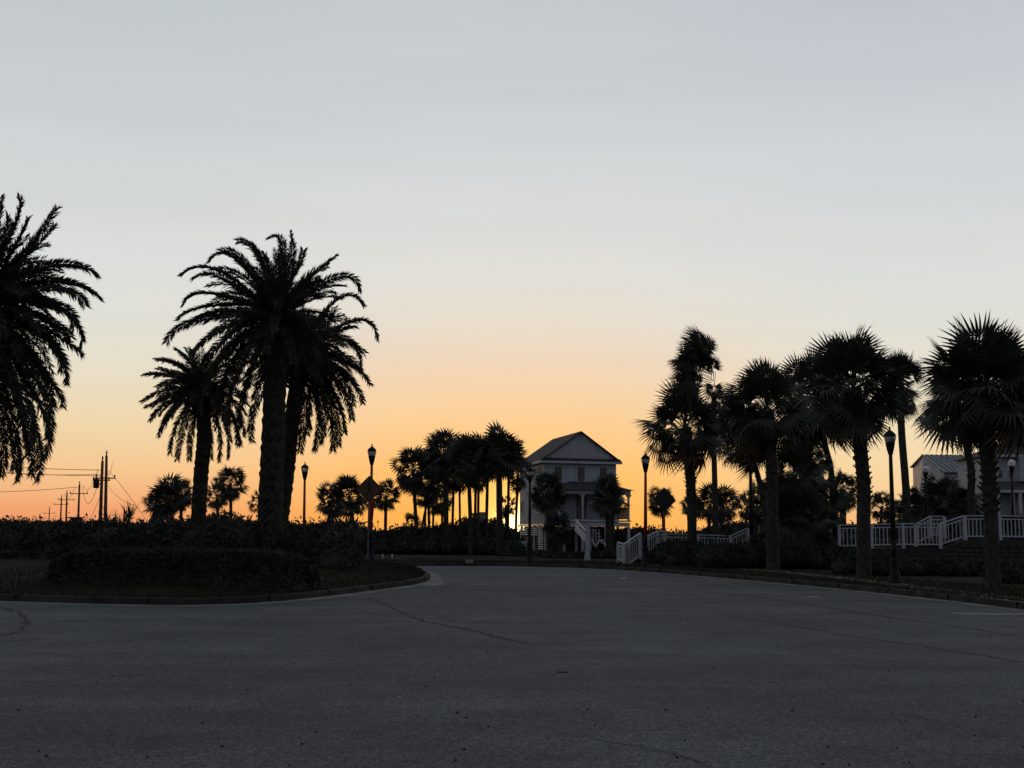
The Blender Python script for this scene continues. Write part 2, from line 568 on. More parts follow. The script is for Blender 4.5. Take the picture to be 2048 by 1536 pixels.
def inner(line, d):
    out = []
    for i, p in enumerate(line):
        t = (line[min(i + 1, len(line) - 1)] - line[max(i - 1, 0)])
        t = Vector((t.x, t.y, 0)).normalized()
        nrm = Vector((-t.y, t.x, 0))
        out.append(p + nrm * d)
    return out
def strip(name, line, prof, m, parent=None, kind=None, closed=False):
    """prof = [(offset, z)] swept along line; left of travel is positive."""
    lines = [[Vector((q.x, q.y, z)) for q in inner(line, d)] for d, z in prof]
    mb = MB()
    k = len(prof)
    vs, fs = [], []
    for i in range(len(line)):
        for j in range(k):
            vs.append(lines[j][i])
    for i in range(len(line) - 1):
        for j in range(k - 1):
            a = i * k + j
            fs.append((a, a + k, a + k + 1, a + 1))
    mb.add(vs, fs)
    return mb.obj(name, m, parent, kind)
KH = 0.15
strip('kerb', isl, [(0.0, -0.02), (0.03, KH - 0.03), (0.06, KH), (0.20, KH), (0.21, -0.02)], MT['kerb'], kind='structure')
strip('gutter', isl, [(-0.40, 0.004), (-0.003, 0.006)], MT['gutter'], kind='structure')
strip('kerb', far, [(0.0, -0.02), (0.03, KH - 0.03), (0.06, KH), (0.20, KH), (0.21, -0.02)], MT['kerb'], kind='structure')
strip('gutter', far, [(-0.35, 0.004), (-0.003, 0.006)], MT['gutter'], kind='structure')
def joints(line, every=3.0):
    acc = 0
    k_ = inner(line, 0.07)
    for i in range(len(line) - 1):
        acc += (line[i + 1] - line[i]).length
        if acc > every and line[i].y < 66 and abs(line[i].x) < 22:
            acc = 0
            t_ = (line[i + 1] - line[i]).normalized()
            n_ = Vector((-t_.y, t_.x, 0))
            a_ = line[i] - n_ * 0.004
            b_ = line[i] + n_ * 0.20
            mb_ = MB()
            mb_.bar(Vector((a_.x, a_.y, 0.062)), Vector((b_.x, b_.y, 0.062)), 0.018, 0.182)
            mb_.obj('kerb_joint', MT['crack2'], kind='structure')
joints(isl)
joints(far)
# concrete wedge at the nose of the island
flat('gutter', [G(x, y) for x, y in ((826, 1173), (862, 1161), (862, 1152), (885, 1163), (891, 1169), (868, 1172.5))], 0.008, MT['gutter'])

# mounded grass island
def grass_sheet(name, line, depth_pts, z0):
    return flat(name, [Vector((p.x, p.y, 0)) for p in line] + depth_pts, z0, MT['grass'])
isl_in = inner(isl, 0.19)
mbg = MB()
cxy = Vector((sum(p.x for p in isl_in) / len(isl_in), sum(p.y for p in isl_in) / len(isl_in), 0))
base_line = isl_in + [Vector((-60, 48, 0)), Vector((-60, 30, 0))]
def mound(p):
    # height by distance from the kerb
    d = min((Vector((p.x - q.x, p.y - q.y)).length for q in isl_in))
    return 0.145 + 0.55 * (1 - math.exp(-(d / 3.5) ** 1.3))
ring_v, ring_f = [], []
RN = 9
nl = len(base_line)
for j in range(RN + 1):
    s_ = 1 - j / RN
    for p in base_line:
        q = cxy + (Vector((p.x, p.y, 0)) - cxy) * s_
        q.z = mound(q) if j else 0.147
        ring_v.append(q)
for j in range(RN):
    for i in range(nl):
        a, b = j * nl + i, j * nl + (i + 1) % nl
        ring_f.append((a, b, b + nl, a + nl))
mbg.add(ring_v, ring_f, True)
mbg.obj('grass_island', MT['grass'], kind='structure')

# right / far verge
far_in = inner(far, 0.19)
flat('grass_verge', far_in + [Vector((90, -20, 0)), Vector((160, 200, 0)), Vector((-160, 200, 0)), Vector((-110, 62, 0))], 0.146, MT['grass'])

def path_px(pts, name='footpath', z=0.152):
    return flat(name, [G(x, y, z) for x, y in pts], z, MT['path'])
path_px([(1404, 1121), (1440, 1122), (1480, 1130), (1498, 1140), (1440, 1134), (1405, 1128)])
path_px([(1298, 1129.5), (1318, 1129.5), (1318, 1132), (1297, 1132)])
path_px([(1500, 1137), (1560, 1141), (1700, 1155), (1900, 1178), (2200, 1214), (2200, 1226), (1900, 1186), (1700, 1160), (1560, 1145), (1500, 1140)])

# cracks, markings, small things on the road
def crack(pts, w=0.02, jag=0.05, k=10):
    line = catmull([G(x, y) for x, y in pts], k)
    mb, vs, fs = MB(), [], []
    ph = random.random() * 50
    for i, p in enumerate(line):
        t = (line[min(i + 1, len(line) - 1)] - line[max(i - 1, 0)]).normalized()
        n_ = Vector((-t.y, t.x, 0))
        j = noise.noise(Vector((i * 0.9 + ph, 0, 0))) * jag * 2
        ww = w * (0.45 + abs(noise.noise(Vector((i * 0.35, ph, 0)))) * 2.0)
        for sg in (-1, 1):
            q = p + n_ * (j + sg * ww)
            q.z = 0.004
            vs.append(q)
    for i in range(len(line) - 1):
        a = 2 * i
        fs.append((a, a + 1, a + 3, a + 2))
    mb.add(vs, fs)
    mb.obj('pavement_crack', MT['crack'], kind='structure')
crack([(735, 1196), (770, 1208), (800, 1224), (850, 1243), (930, 1258), (1010, 1278), (1055, 1287)], 0.035, 0.10, 16)
crack([(1440, 1228), (1550, 1246), (1650, 1263), (1740, 1278), (1860, 1295), (2048, 1325)], 0.018, 0.06, 18)
crack([(1290, 1172), (1420, 1184), (1560, 1200), (1720, 1226), (1900, 1252), (2060, 1275)], 0.03, 0.08, 18)
crack([(1180, 1478), (1290, 1496), (1380, 1518), (1440, 1545)], 0.007, 0.02, 22)
crack([(1740, 1420), (1830, 1434), (1900, 1450), (1990, 1462)], 0.006, 0.02, 20)
crack([(-40, 1285), (40, 1281), (90, 1279)], 0.03, 0.05, 14)
crack([(0, 1362), (110, 1364), (220, 1354), (310, 1350)], 0.012, 0.05, 14)
crack([(700, 1160), (700, 1190)], 0.001, 0.001, 2)
crack([(280, 1482), (360, 1474), (440, 1466)], 0.007, 0.02, 14)
crack([(1390, 1352), (1500, 1366), (1640, 1388)], 0.005, 0.03, 20)
crack([(868, 1210), (960, 1206), (1060, 1206)], 0.03, 0.08, 16)
crack([(880, 1175), (1010, 1183), (1090, 1186)], 0.03, 0.08, 12)
crack([(2, 1215), (30, 1222), (52, 1240), (40, 1262), (0, 1272)], 0.03, 0.12, 16)
# a sprinkle of stray dark crumbs and pale specks
mb = MB()
for _ in range(60):
    x, y = random.uniform(-20, 2060), 1175 + 361 * random.random() ** 0.6
    if G(x, y).y > 24 and x < 900:
        continue
    p = G(x, y)
    r = random.uniform(0.005, 0.013)
    a = random.random() * 6
    mb.tube([(p.x, p.y, 0.0), (p.x, p.y, 0.008), (p.x, p.y, 0.016)], [r, r * 1.1, r * 0.4], 5, True, False)
mb.obj('road_crumbs', MT['crack'], kind='stuff')
flat('road_marking', [G(x, y) for x, y in ((1905, 1225.6), (1945, 1227.2), (2060, 1227.4), (2060, 1229.3), (1945, 1229.2), (1908, 1227.2))], 0.0045, MT['paint'])
flat('road_marking', [G(x, y) for x, y in ((1240, 1156), (1254, 1155.4), (1252, 1157.2), (1240, 1157.8))], 0.0045, MT['paint'])
flat('road_marking', [G(x, y) for x, y in ((1614, 1193), (1638, 1193.4), (1636, 1195), (1616, 1194.6))], 0.0045, MT['paint'])

def pebble(px, py, r, m, label, name='pebble', cat='litter', sx=1.0, h=0.5):
    p = G(px, py)
    mb = MB()
    vs = [(v[0] * r * sx * (1 + 0.15 * math.sin(9 * v[1])), v[1] * r, v[2] * r * h + r * h * 0.8) for v in ICO_V]
    mb.add(vs, [tuple(f) for f in ICO_F], True)
    o = mb.obj(name, m)
    o.location = (p.x, p.y, 0)
    tag(o, label, cat)
pebble(798, 1396, 0.014, MT['litter'], 'tiny white pebble on the asphalt in the near foreground', cat='pebble')
pebble(1125, 1345, 0.028, MT['crack'], 'dark flat leaf scrap lying on the asphalt right of centre', 'leaf_scrap', 'leaf', 2.4, 0.25)
pebble(1908, 1204, 0.03, MT['litter'], 'small pale stone in the right gutter by the leaning palmetto trunk', cat='pebble')

# grass blades on the island and verge
def blades(name, poly_fn, n, h=0.09):
    C = []
    while len(C) < n:
        p = poly_fn()
        if p is not None:
            C.append(p)
    C = np.array(C)
    k = len(C)
    a = RNG.uniform(0, 2 * np.pi, k)
    dx = np.stack([np.cos(a), np.sin(a), np.zeros(k)], 1) * 0.010
    lean = RNG.normal(size=(k, 3)) * 0.35
    lean[:, 2] = 1
    hh = h * RNG.uniform(0.5, 1.3, (k, 1))
    V = np.stack([C - dx, C + dx, C + lean * hh], 1).reshape(-1, 3)
    me = np_mesh(name, V, np.arange(3 * k).reshape(k, 3), MT['blade'])
    o = mk(name, me, kind='stuff')
    return o
from mathutils import geometry as mgeo
isl2 = [Vector((p.x, p.y)) for p in isl_in] + [Vector((-60, 48))]
def inpoly(x, y, poly):
    c_ = False
    j = len(poly) - 1
    for i in range(len(poly)):
        if (poly[i].y > y) != (poly[j].y > y) and x < (poly[j].x - poly[i].x) * (y - poly[i].y) / (poly[j].y - poly[i].y) + poly[i].x:
            c_ = not c_
        j = i
    return c_
def f_isl():
    i = random.randrange(0, len(isl) - 14)
    q = isl_in[i].lerp(isl_in[i + 1], random.random())
    t = random.random() ** 1.7 * 9
    p = q + (Vector((cxy.x, cxy.y, 0)) - q).normalized() * t
    z = mound(p) if t > 0.3 else 0.147
    if p.y > 62 or abs(p.x) > 17:
        return None
    return (p.x, p.y, z - 0.004)
b = blades('grass_blades', f_isl, 30000)
tag(b, 'short dull turf along the kerb of the left island', 'grass')
def f_ver():
    i = random.randrange(14, len(far) - 8)
    q = far_in[i].lerp(far_in[i + 1], random.random())
    p = q + Vector((0.5, 0.8, 0)) * random.random() ** 1.5 * 7
    if p.y < 20 or p.x > 20:
        return None
    return (p.x, p.y, 0.142)
b = blades('grass_blades', f_ver, 26000)
tag(b, 'short dull turf on the verge behind the right kerb', 'grass')

# ------------------------------------------------------------------ date palms
def frond_mesh(pts, L0, dens=74, name='frond', m='frond', sparse=1.0):
    """pts: points of the rachis in local space."""
    pts = [Vector(p) for p in pts]
    seg = [(pts[i + 1] - pts[i]).length for i in range(len(pts) - 1)]
    tot = sum(seg)
    mb = MB()
    mb.tube(pts, [0.035 * (1 - 0.85 * i / (len(pts) - 1)) + 0.004 for i in range(len(pts))], 4, False)
    n = int(tot * dens * sparse)
    roll = random.uniform(-0.9, 0.9)
    spr = 0.62 if pts[-1].z < pts[0].z - 1.2 else 0.30
    cum = [0]
    for s_ in seg:
        cum.append(cum[-1] + s_)
    j = 0
    for i in range(n):
        t = (i + random.random()) / n
        if t < 0.10:
            continue
        s_ = t * tot
        while j < len(seg) - 1 and cum[j + 1] < s_:
            j += 1
        q = pts[j].lerp(pts[j + 1], (s_ - cum[j]) / max(seg[j], 1e-6))
        T = (pts[j + 1] - pts[j]).normalized()
        Sd = T.cross(Vector((0, 0, 1)))
        Sd = Sd.normalized() if Sd.length > 0.1 else Vector((0, 1, 0))
        Nn = Sd.cross(T).normalized()
        ll = L0 * min(1, 0.45 + t * 2.6) * (1 - 0.32 * max(0, (t - 0.55) / 0.45) ** 1.6) * random.uniform(0.8, 1.15)
        for sg in (-1, 1):
            a = roll + random.gauss(0, spr)
            sd = (Sd * (sg * math.cos(a)) + Nn * (math.sin(a) * sg + 0.35)).normalized()
            fwd = 0.75 + 0.75 * t
            d = (T * fwd * 0.85 + sd).normalized()
            w = d.cross(T).normalized() * 0.019
            w2 = d.cross(w).normalized() * 0.019
            ww = (w if random.random() < 0.5 else w2) * 1.0
            tip = q + d * ll + Vector((0, 0, -0.10 * ll))
            md = q + d * (ll * 0.45)
            mb.add([q, md + ww, tip, md - ww], [(0, 1, 2, 3)])
    return mb.mesh(name, MT[m])

def date_palm(label, D, trunk, twpx, heart, traces, nrand, rlen, L0=0.38, seed=1, down=True, group=None, minel=-35):
    random.seed(seed)
    bx, by = trunk[0]
    base = P(bx, HY(bx) + (CAM.z - 0.4) * F / D, D)
    t = thing('date_palm', label, 'palm tree', base, 0, group)
    # trunk
    pts = [Vector((0, 0, -0.15)), Vector((0, 0, 0.1))]
    rad = [twpx[0] / F * D / 2 * 1.3, twpx[0] / F * D / 2 * 1.15]
    hp = P(heart[0], heart[1], D) - base
    ctl = [Vector((0, 0, 0.3))]
    for (x, y) in trunk[1:]:
        ctl.append(P(x, y, D) - base)
    ctl.append(hp)
    line = catmull(ctl, 14)
    k = len(line)
    ph = random.random() * 9
    for i, q in enumerate(line):
        pts.append(q)
        u = i / (k - 1)
        w = twpx[0] + (twpx[1] - twpx[0]) * u
        rad.append(w / F * D / 2 * (1 + 0.05 * math.sin(i * 2.1 + ph)))
    MB().tube(pts, rad, 18, True, False, fn=lambda i, kk: 1 + 0.055 * (1 if (i + kk) % 2 else -1) + 0.03 * noise.noise(Vector((i * 0.7, kk * 0.9, ph)))).obj('trunk', MT['dtrunk'], t)
    # leaf base stubs under the crown
    mb = MB()
    for i in range(70):
        a = i * 2.399
        z = hp.z - 0.1 - 1.3 * (i / 70)
        u = (hp.z - z) / hp.z
        c0 = line[int((k - 1) * (1 - u))]
        rr = rad[-1] * 0.9
        d = Vector((math.cos(a), math.sin(a), 0.55)).normalized()
        q = Vector((c0.x, c0.y, z)) + Vector((math.cos(a), math.sin(a), 0)) * rr
        mb.bar(q - d * 0.05, q + d * random.uniform(0.12, 0.28), 0.12, 0.05)
    mb.obj('leaf_bases', MT['dtrunk'], t, 'stuff')
    # fronds along observed curves
    for tr in traces:
        tip, mid = tr[0], tr[1]
        dy = random.uniform(-1, 1) * 0.9
        p0 = hp + Vector((random.uniform(-.15, .15), random.uniform(-.2, .2), random.uniform(-.25, .25)))
        p2 = P(tip[0], tip[1], D + dy) - base
        pm = P(mid[0], mid[1], D + dy * 0.55) - base
        c1 = 2 * pm - (p0 + p2) / 2
        pts = [(1 - s_) ** 2 * p0 + 2 * s_ * (1 - s_) * c1 + s_ * s_ * p2 for s_ in [q / 14 for q in range(15)]]
        o = mk('frond', frond_mesh(pts, L0), t)
    for i in range(nrand):
        a = i * 2.399 + random.uniform(-.3, .3)
        u = (i + 0.5) / nrand
        e = math.radians(82 - (82 - minel) * u + random.uniform(-8, 8))
        ln = rlen * random.uniform(0.82, 1.0) * (0.85 if e > 1.2 else 1.0)
        d = Vector((math.cos(a) * math.cos(e), math.sin(a) * math.cos(e), math.sin(e)))
        q = hp + Vector((math.cos(a) * .15, math.sin(a) * .15, -0.5 * u))
        pts = [q.copy()]
        dr = random.uniform(0.09, 0.14)
        for s_ in range(13):
            d = (d + Vector((0, 0, -1)) * dr * (0.35 + s_ / 13)).normalized()
            q = q + d * (ln / 13)
            pts.append(q.copy())
        mk('frond', frond_mesh(pts, L0, 36), t)
    return t

def C3(l):   # coordinates read off an enlarged crop -> photo pixels
    return [((280 + a / 3.072, 450 + b / 3.072), (280 + c_ / 3.072, 450 + d / 3.072)) for a, b, c_, d in l]
def C1(l):
    return [((a / 3.84, 380 + b / 3.84), (c_ / 3.84, 380 + d / 3.84)) for a, b, c_, d in l]
DP = 'date palms on the left island'
date_palm('largest date palm with a full crown, front one of the pair sharing a base', 40,
          [(549, 1160), (541, 1040), (544, 930), (549, 800)], (50, 42), (553, 625),
          C3([(255, 305, 500, 290), (430, 222, 590, 215), (598, 100, 715, 185), (798, 80, 878, 150), (925, 50, 925, 240), (1005, 155, 955, 300),
              (1205, 195, 1055, 320), (1350, 400, 1200, 325), (270, 485, 450, 425), (235, 580, 430, 500), (165, 720, 370, 585),
              (330, 785, 520, 640), (420, 1010, 520, 790), (470, 1140, 560, 880), (540, 1210, 600, 930), (610, 1345, 640, 1050), (685, 1320, 710, 1080),
              (330, 330, 520, 330), (500, 160, 650, 240), (760, 180, 800, 300), (690, 120, 760, 260), (860, 190, 850, 330), (1100, 330, 1020, 380), (300, 620, 480, 530), (390, 860, 540, 690)]),
          78, 2.55, 0.33, 11, group=DP)
date_palm('date palm with drooping right side fronds, rear one of the pair sharing a base', 43,
          [(549, 1150), (560, 1040), (573, 940), (583, 850)], (34, 30), (604, 700),
          C3([(1370, 492, 1215, 460), (1455, 700, 1320, 590), (1355, 860, 1265, 700), (1410, 975, 1270, 850), (1365, 1090, 1270, 940),
              (1300, 1190, 1220, 990), (1255, 1275, 1190, 1040), (1185, 1385, 1150, 1130), (1075, 1382, 1090, 1120), (985, 1392, 1010, 1110),
              (1320, 630, 1210, 660), (1310, 1100, 1220, 930), (1220, 1350, 1170, 1080), (1120, 1340, 1110, 1100), (1030, 1280, 1040, 1080), (1240, 800, 1140, 740), (1170, 560, 1080, 600)]),
          60, 2.25, 0.32, 12, group=DP)
date_palm('smaller lower date palm left of the double palm', 47,
          [(395, 1130), (397, 1040), (402, 950), (408, 870)], (30, 27), (404, 765),
          C3([(28, 920, 180, 925), (98, 830, 230, 865), (112, 880, 240, 915), (215, 765, 300, 840), (105, 1000, 220, 975), (15, 1085, 180, 1010),
              (40, 1115, 190, 1050), (65, 1200, 180, 1090), (118, 1292, 205, 1140), (185, 1402, 240, 1200), (228, 1442, 275, 1220), (305, 1442, 325, 1220),
              (435, 1432, 420, 1220), (490, 1446, 470, 1200), (545, 1430, 520, 1180), (595, 1345, 545, 1130), (640, 1290, 560, 1080),
              (280, 765, 330, 860), (150, 825, 260, 870), (600, 900, 490, 880), (560, 800, 470, 850), (430, 790, 400, 860)]),
          56, 1.9, 0.29, 13, group=DP)
date_palm('date palm cut off by the left edge of the view', 33,
          [(-60, 1190), (-62, 1040), (-56, 930), (-50, 830)], (52, 44), (-45, 600),
          C1([(150, 55, 95, 330), (436, 140, 220, 440), (415, 285, 210, 500), (735, 650, 400, 580), (762, 830, 400, 700), (655, 890, 400, 770),
              (630, 1200, 430, 910), (540, 1130, 330, 980), (618, 1258, 360, 1080), (510, 1475, 360, 1140), (0, 60, -40, 400), (215, 230, 110, 450),
              (480, 1650, 330, 1400), (385, 1740, 310, 1400), (340, 2060, 300, 1650), (290, 2220, 220, 1750), (140, 2220, 90, 1750), (15, 2200, 0, 1750),
              (60, 200, 20, 480), (560, 1080, 420, 880), (470, 1380, 330, 1120), (240, 2180, 170, 1750), (370, 1900, 300, 1520), (430, 720, 250, 660), (110, 2150, 40, 1700), (200, 2050, 130, 1650), (250, 1900, 180, 1500)]),
          100, 2.6, 0.33, 14, group=DP)
random.seed(20)

# ------------------------------------------------------------------ fan palms
def fan_leaf(R, pl, nseg, spread, droop, fold, name='leaf', m='fan', split=0.52):
    mb = MB()
    # petiole
    mb.bar((0, 0, 0), (0, pl * 0.55, 0.04), 0.035, 0.02)
    mb.bar((0, pl * 0.55, 0.04), (0, pl, 0.0), 0.03, 0.018)
    mids = []
    for i in range(nseg + 1):
        th = -spread + 2 * spread * i / nseg
        r = R * split * random.uniform(0.95, 1.05)
        x, y = math.sin(th) * r, math.cos(th) * r
        z = -abs(x) * fold - droop * 0.35 * (r / R) ** 2 * R * (0.4 + 0.6 * max(0, math.cos(th)))
        mids.append(Vector((x, pl + y, z)))
    for i in range(nseg):
        th = -spread + 2 * spread * (i + 0.5) / nseg + random.uniform(-0.03, 0.03)
        r = R * random.uniform(0.85, 1.06) * (0.78 + 0.22 * math.cos(th * 0.7))
        x, y = math.sin(th) * r, math.cos(th) * r
        z = -abs(x) * fold - droop * R * random.uniform(0.35, 0.75)
        c0 = Vector((0, pl + 0.28 * R * max(0, math.cos(th)) ** 2, 0.0))
        tip = Vector((x * 0.97, pl + y * 0.97, z))
        mm = (mids[i] + mids[i + 1]) / 2
        e1 = mm.lerp(tip, 0.5) + Vector((0, 0, 0.06 * R * droop))
        sd = (mids[i + 1] - mids[i]) * 0.30
        mb.add([c0, mids[i], mids[i + 1], e1 - sd, e1 + sd, tip], [(0, 1, 2), (1, 3, 4, 2), (3, 5, 4)])
    return mb.mesh(name, MT[m])
FAN = [fan_leaf(1.04, 0.96, 27, 2.05, d, f, split=0.48) for d, f in ((0.05, 0.1), (0.15, 0.25), (0.25, 0.5), (0.4, 0.35), (0.6, 0.3), (0.85, 0.4))]
FAN_DEAD = [fan_leaf(0.9, 0.9, 18, 1.4, 1.0, 0.9, m='dead') for _ in range(2)]
FAN_FAR = [fan_leaf(1.04, 0.85, 15, 2.05, d, f, split=0.50) for d, f in ((0.2, 0.3), (0.5, 0.4), (0.1, 0.5), (0.35, 0.1))]

def trunk_mesh(pts, r0, r1, boots, ph, flare=1.5, bootlen=0.12, near=True):
    line = catmull([Vector(p) for p in pts], 12)
    k = len(line)
    rad = []
    L = sum((line[i + 1] - line[i]).length for i in range(k - 1))
    for i in range(k):
        u = i / (k - 1)
        r = r0 + (r1 - r0) * u
        r *= 1 + (flare - 1) * math.exp(-u * L / 0.30)
        if boots:
            r *= 1 + 0.30 * max(0, (u - 0.72) / 0.28)
        rad.append(r * (1 + 0.04 * noise.noise(Vector((i * 0.6, ph, 0)))))
    mb = MB().tube(line, rad, 12, True, False, fn=lambda i, kk: 1 + 0.05 * noise.noise(Vector((i * 1.1, kk * 1.7, ph))))
    return mb.mesh('trunk', MT['ptrunk']), line, rad

WIND = [((1422, 722), (1386, 654)), ((1424, 728), (1396, 662)), ((1420, 735), (1372, 672)), ((1424, 735), (1352, 708)), ((1420, 742), (1344, 712)),
        ((1424, 726), (1380, 684)), ((1426, 738), (1400, 672)), ((1420, 748), (1362, 728)), ((1422, 720), (1410, 672)), ((1424, 735), (1364, 696)),
        ((1426, 768), (1345, 746)), ((1424, 775), (1350, 762)), ((1424, 765), (1358, 740)), ((1424, 780), (1370, 770)), ((1426, 760), (1376, 736)),
        ((1426, 745), (1392, 700)), ((1426, 755), (1402, 705)), ((1424, 790), (1395, 830)), ((1428, 780), (1448, 830)), ((1428, 770), (1452, 800)),
        ((1424, 800), (1470, 832)), ((1426, 810), (1478, 862)), ((1428, 820), (1462, 892)), ((1428, 820), (1440, 905)), ((1428, 790), (1482, 806)), ((1428, 785), (1466, 784)),
        ((1424, 815), (1400, 880)), ((1426, 745), (1356, 700)), ((1426, 740), (1366, 684)), ((1426, 752), (1350, 730)),
        ((1428, 750), (1416, 700)), ((1427, 790), (1440, 850)), ((1426, 760), (1426, 712)), ((1428, 745), (1428, 800))]
def fan_palm(label, D, bx, z0, lean, crown, rpx, n, tw, boots=0, wind=0.0, seed=1, el=(88, -58), far_=False, group=None,
             scl=1.0, squash=(1, 1), dead=3, cat='palm tree', twt=None, sky_bias=0.0):
    """bx: trunk foot column; lean: [(px,py)] way points; crown: heart px; rpx: crown radius in photo px."""
    random.seed(seed)
    base = GD(bx, D, z0)
    t = thing('palmetto_palm', label, cat, base, 0, group)
    hp = P(crown[0], crown[1], D) - base
    pts = [Vector((0, 0, -0.1))] + [P(x, y, D) - base for x, y in lean] + [hp - Vector((0, 0, 0.0))]
    px2m = D / F
    me, line, rad = trunk_mesh(pts, tw * px2m / 2, (twt or tw * 0.85) * px2m / 2, boots, seed)
    mk('trunk', me, t)
    if boots:
        mb = MB()
        k = len(line)
        L = sum((line[i + 1] - line[i]).length for i in range(k - 1))
        for i in range(boots):
            u = 1 - (i / boots) * 0.48 - 0.03
            idx = min(k - 1, int(u * (k - 1)))
            c0, rr = line[idx], rad[idx]
            a = i * 2.399
            d = Vector((math.cos(a), math.sin(a), 1.1)).normalized()
            q = c0 + Vector((math.cos(a), math.sin(a), 0)) * rr * 0.85
            ln = random.uniform(0.16, 0.34) * (1.25 if u > 0.8 else 0.75)
            mb.bar(q - d * 0.08, q + d * ln, 0.07, 0.035)
        mb.obj('leaf_bases', MT['ptrunk'], t, 'stuff')
    Rm = rpx * px2m * (1.25 if D > 68 else 1.22)
    meshes = FAN_FAR if (far_ or D > 68) and not wind else FAN
    n = int(n * (1.0 if wind else 1.6 if D > 68 else 1.45))
    for i in range(n):
        a = i * 2.399963 + random.uniform(-.25, .25)
        u = (i + 0.5) / n
        e = math.radians(el[0] + (el[1] - el[0]) * (u ** 0.85) + random.uniform(-9, 9))
        d = Vector((math.cos(a) * math.cos(e) * squash[0], math.sin(a) * math.cos(e), math.sin(e) * squash[1]))
        if wind:
            pass
        ln = d.length if not wind else 1.0
        off = Vector((d.x * .08, d.y * .08, d.z * 0.1 - 0.15 * u))
        if wind:
            bs, tp = WIND[i % len(WIND)]
            off = P(*bs, D) - base - hp + Vector((random.uniform(-.1, .1), random.uniform(-.3, .3), random.uniform(-.12, .12)))
            d = P(tp[0] + random.uniform(-4, 4), tp[1] + random.uniform(-4, 4), D + random.uniform(-.8, .8)) - base - hp - off
            wl = d.length
        d.normalize()
        q = d.to_track_quat('Y', 'Z') @ Quaternion((0, 1, 0), random.uniform(-0.9, 0.9))
        s_ = Rm / 2.0 * random.uniform(0.76, 1.12) * min(ln, 1.1) * scl
        if random.random() < 0.30:
            s_ *= random.uniform(0.55, 0.8)
        if wind:
            s_ = wl / 1.8
        isdead = (not far_) and i >= n - dead
        o = mk('dead_leaf' if isdead else 'leaf', random.choice(FAN_DEAD if isdead else (meshes if meshes is FAN_FAR else (FAN[:4] if u < 0.45 else FAN[3:]))), t)
        o.location = hp + off
        o.rotation_mode = 'QUATERNION'
        o.rotation_quaternion = q
        o.scale = (s_ * random.uniform(0.85, 1.1) * (0.8 if wind else 1), s_, s_)
    return t

RG = 'palmettos lining the right kerb'
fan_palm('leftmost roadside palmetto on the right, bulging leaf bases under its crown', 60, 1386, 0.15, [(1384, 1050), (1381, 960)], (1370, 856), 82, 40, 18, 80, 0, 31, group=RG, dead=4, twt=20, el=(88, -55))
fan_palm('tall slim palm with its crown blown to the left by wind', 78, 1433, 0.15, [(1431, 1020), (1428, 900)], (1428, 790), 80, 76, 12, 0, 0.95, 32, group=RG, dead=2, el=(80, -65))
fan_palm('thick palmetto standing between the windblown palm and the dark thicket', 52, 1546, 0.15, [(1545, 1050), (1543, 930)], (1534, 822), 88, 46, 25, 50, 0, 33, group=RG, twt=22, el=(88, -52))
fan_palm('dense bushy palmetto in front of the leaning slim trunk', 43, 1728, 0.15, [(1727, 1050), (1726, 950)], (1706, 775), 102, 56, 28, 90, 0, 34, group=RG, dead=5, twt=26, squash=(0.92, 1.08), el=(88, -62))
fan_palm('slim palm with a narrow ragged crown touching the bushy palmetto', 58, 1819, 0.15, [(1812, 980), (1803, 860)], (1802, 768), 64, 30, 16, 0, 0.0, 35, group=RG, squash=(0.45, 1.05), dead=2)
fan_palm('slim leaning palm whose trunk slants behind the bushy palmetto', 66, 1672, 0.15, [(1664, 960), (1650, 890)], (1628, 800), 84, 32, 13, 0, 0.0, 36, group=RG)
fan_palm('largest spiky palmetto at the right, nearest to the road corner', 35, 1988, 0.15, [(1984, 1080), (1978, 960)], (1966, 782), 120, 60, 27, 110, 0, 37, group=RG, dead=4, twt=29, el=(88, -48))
fan_palm('slender palmetto trunk directly behind the largest right palmetto', 60, 1945, 0.9, [(1942, 1000), (1941, 930)], (1914, 815), 74, 34, 16, 30, 0.0, 38, group=RG)
fan_palm('palmetto half cut off by the right edge of the view', 44, 2100, 0.15, [(2098, 1050), (2092, 950)], (2072, 795), 84, 40, 28, 60, 0.0, 39, group=RG)
fan_palm('small palmetto crown low between the windblown palm and the thick palmetto', 53.5, 1540, 0.15, [(1534, 1050), (1518, 960)], (1490, 872), 66, 30, 12, 0, 0.0, 40, group=RG)
TH = 'low palms in the dark thicket'
for i, (x, y, r, D, lb) in enumerate(((1588, 950, 66, 60, 'broad low palm filling the gap right of the thick palmetto'),
                                      (1600, 1030, 62, 57, 'low palm at the foot of the dark thicket'),
                                      (1650, 1000, 46, 60, 'low palm beside the slanting trunk in the dark thicket'),
                                      (1686, 978, 34, 64, 'small spiky palm head just left of the bushy palmetto trunk'),
                                      (1618, 905, 46, 66, 'upper palm head of the dark thicket under the slanting palm'),
                                      (1560, 985, 50, 58, 'low palm hidden directly behind the thick palmetto trunk'),
                                      (1648, 1060, 40, 57, 'lowest palm of the dark thicket behind the hedge'),)):
    fan_palm(lb, D, x, 0.15, [], (x, y), r, 44, 14, 0, 0, 50 + i, group=TH, dead=0, el=(88, -75))
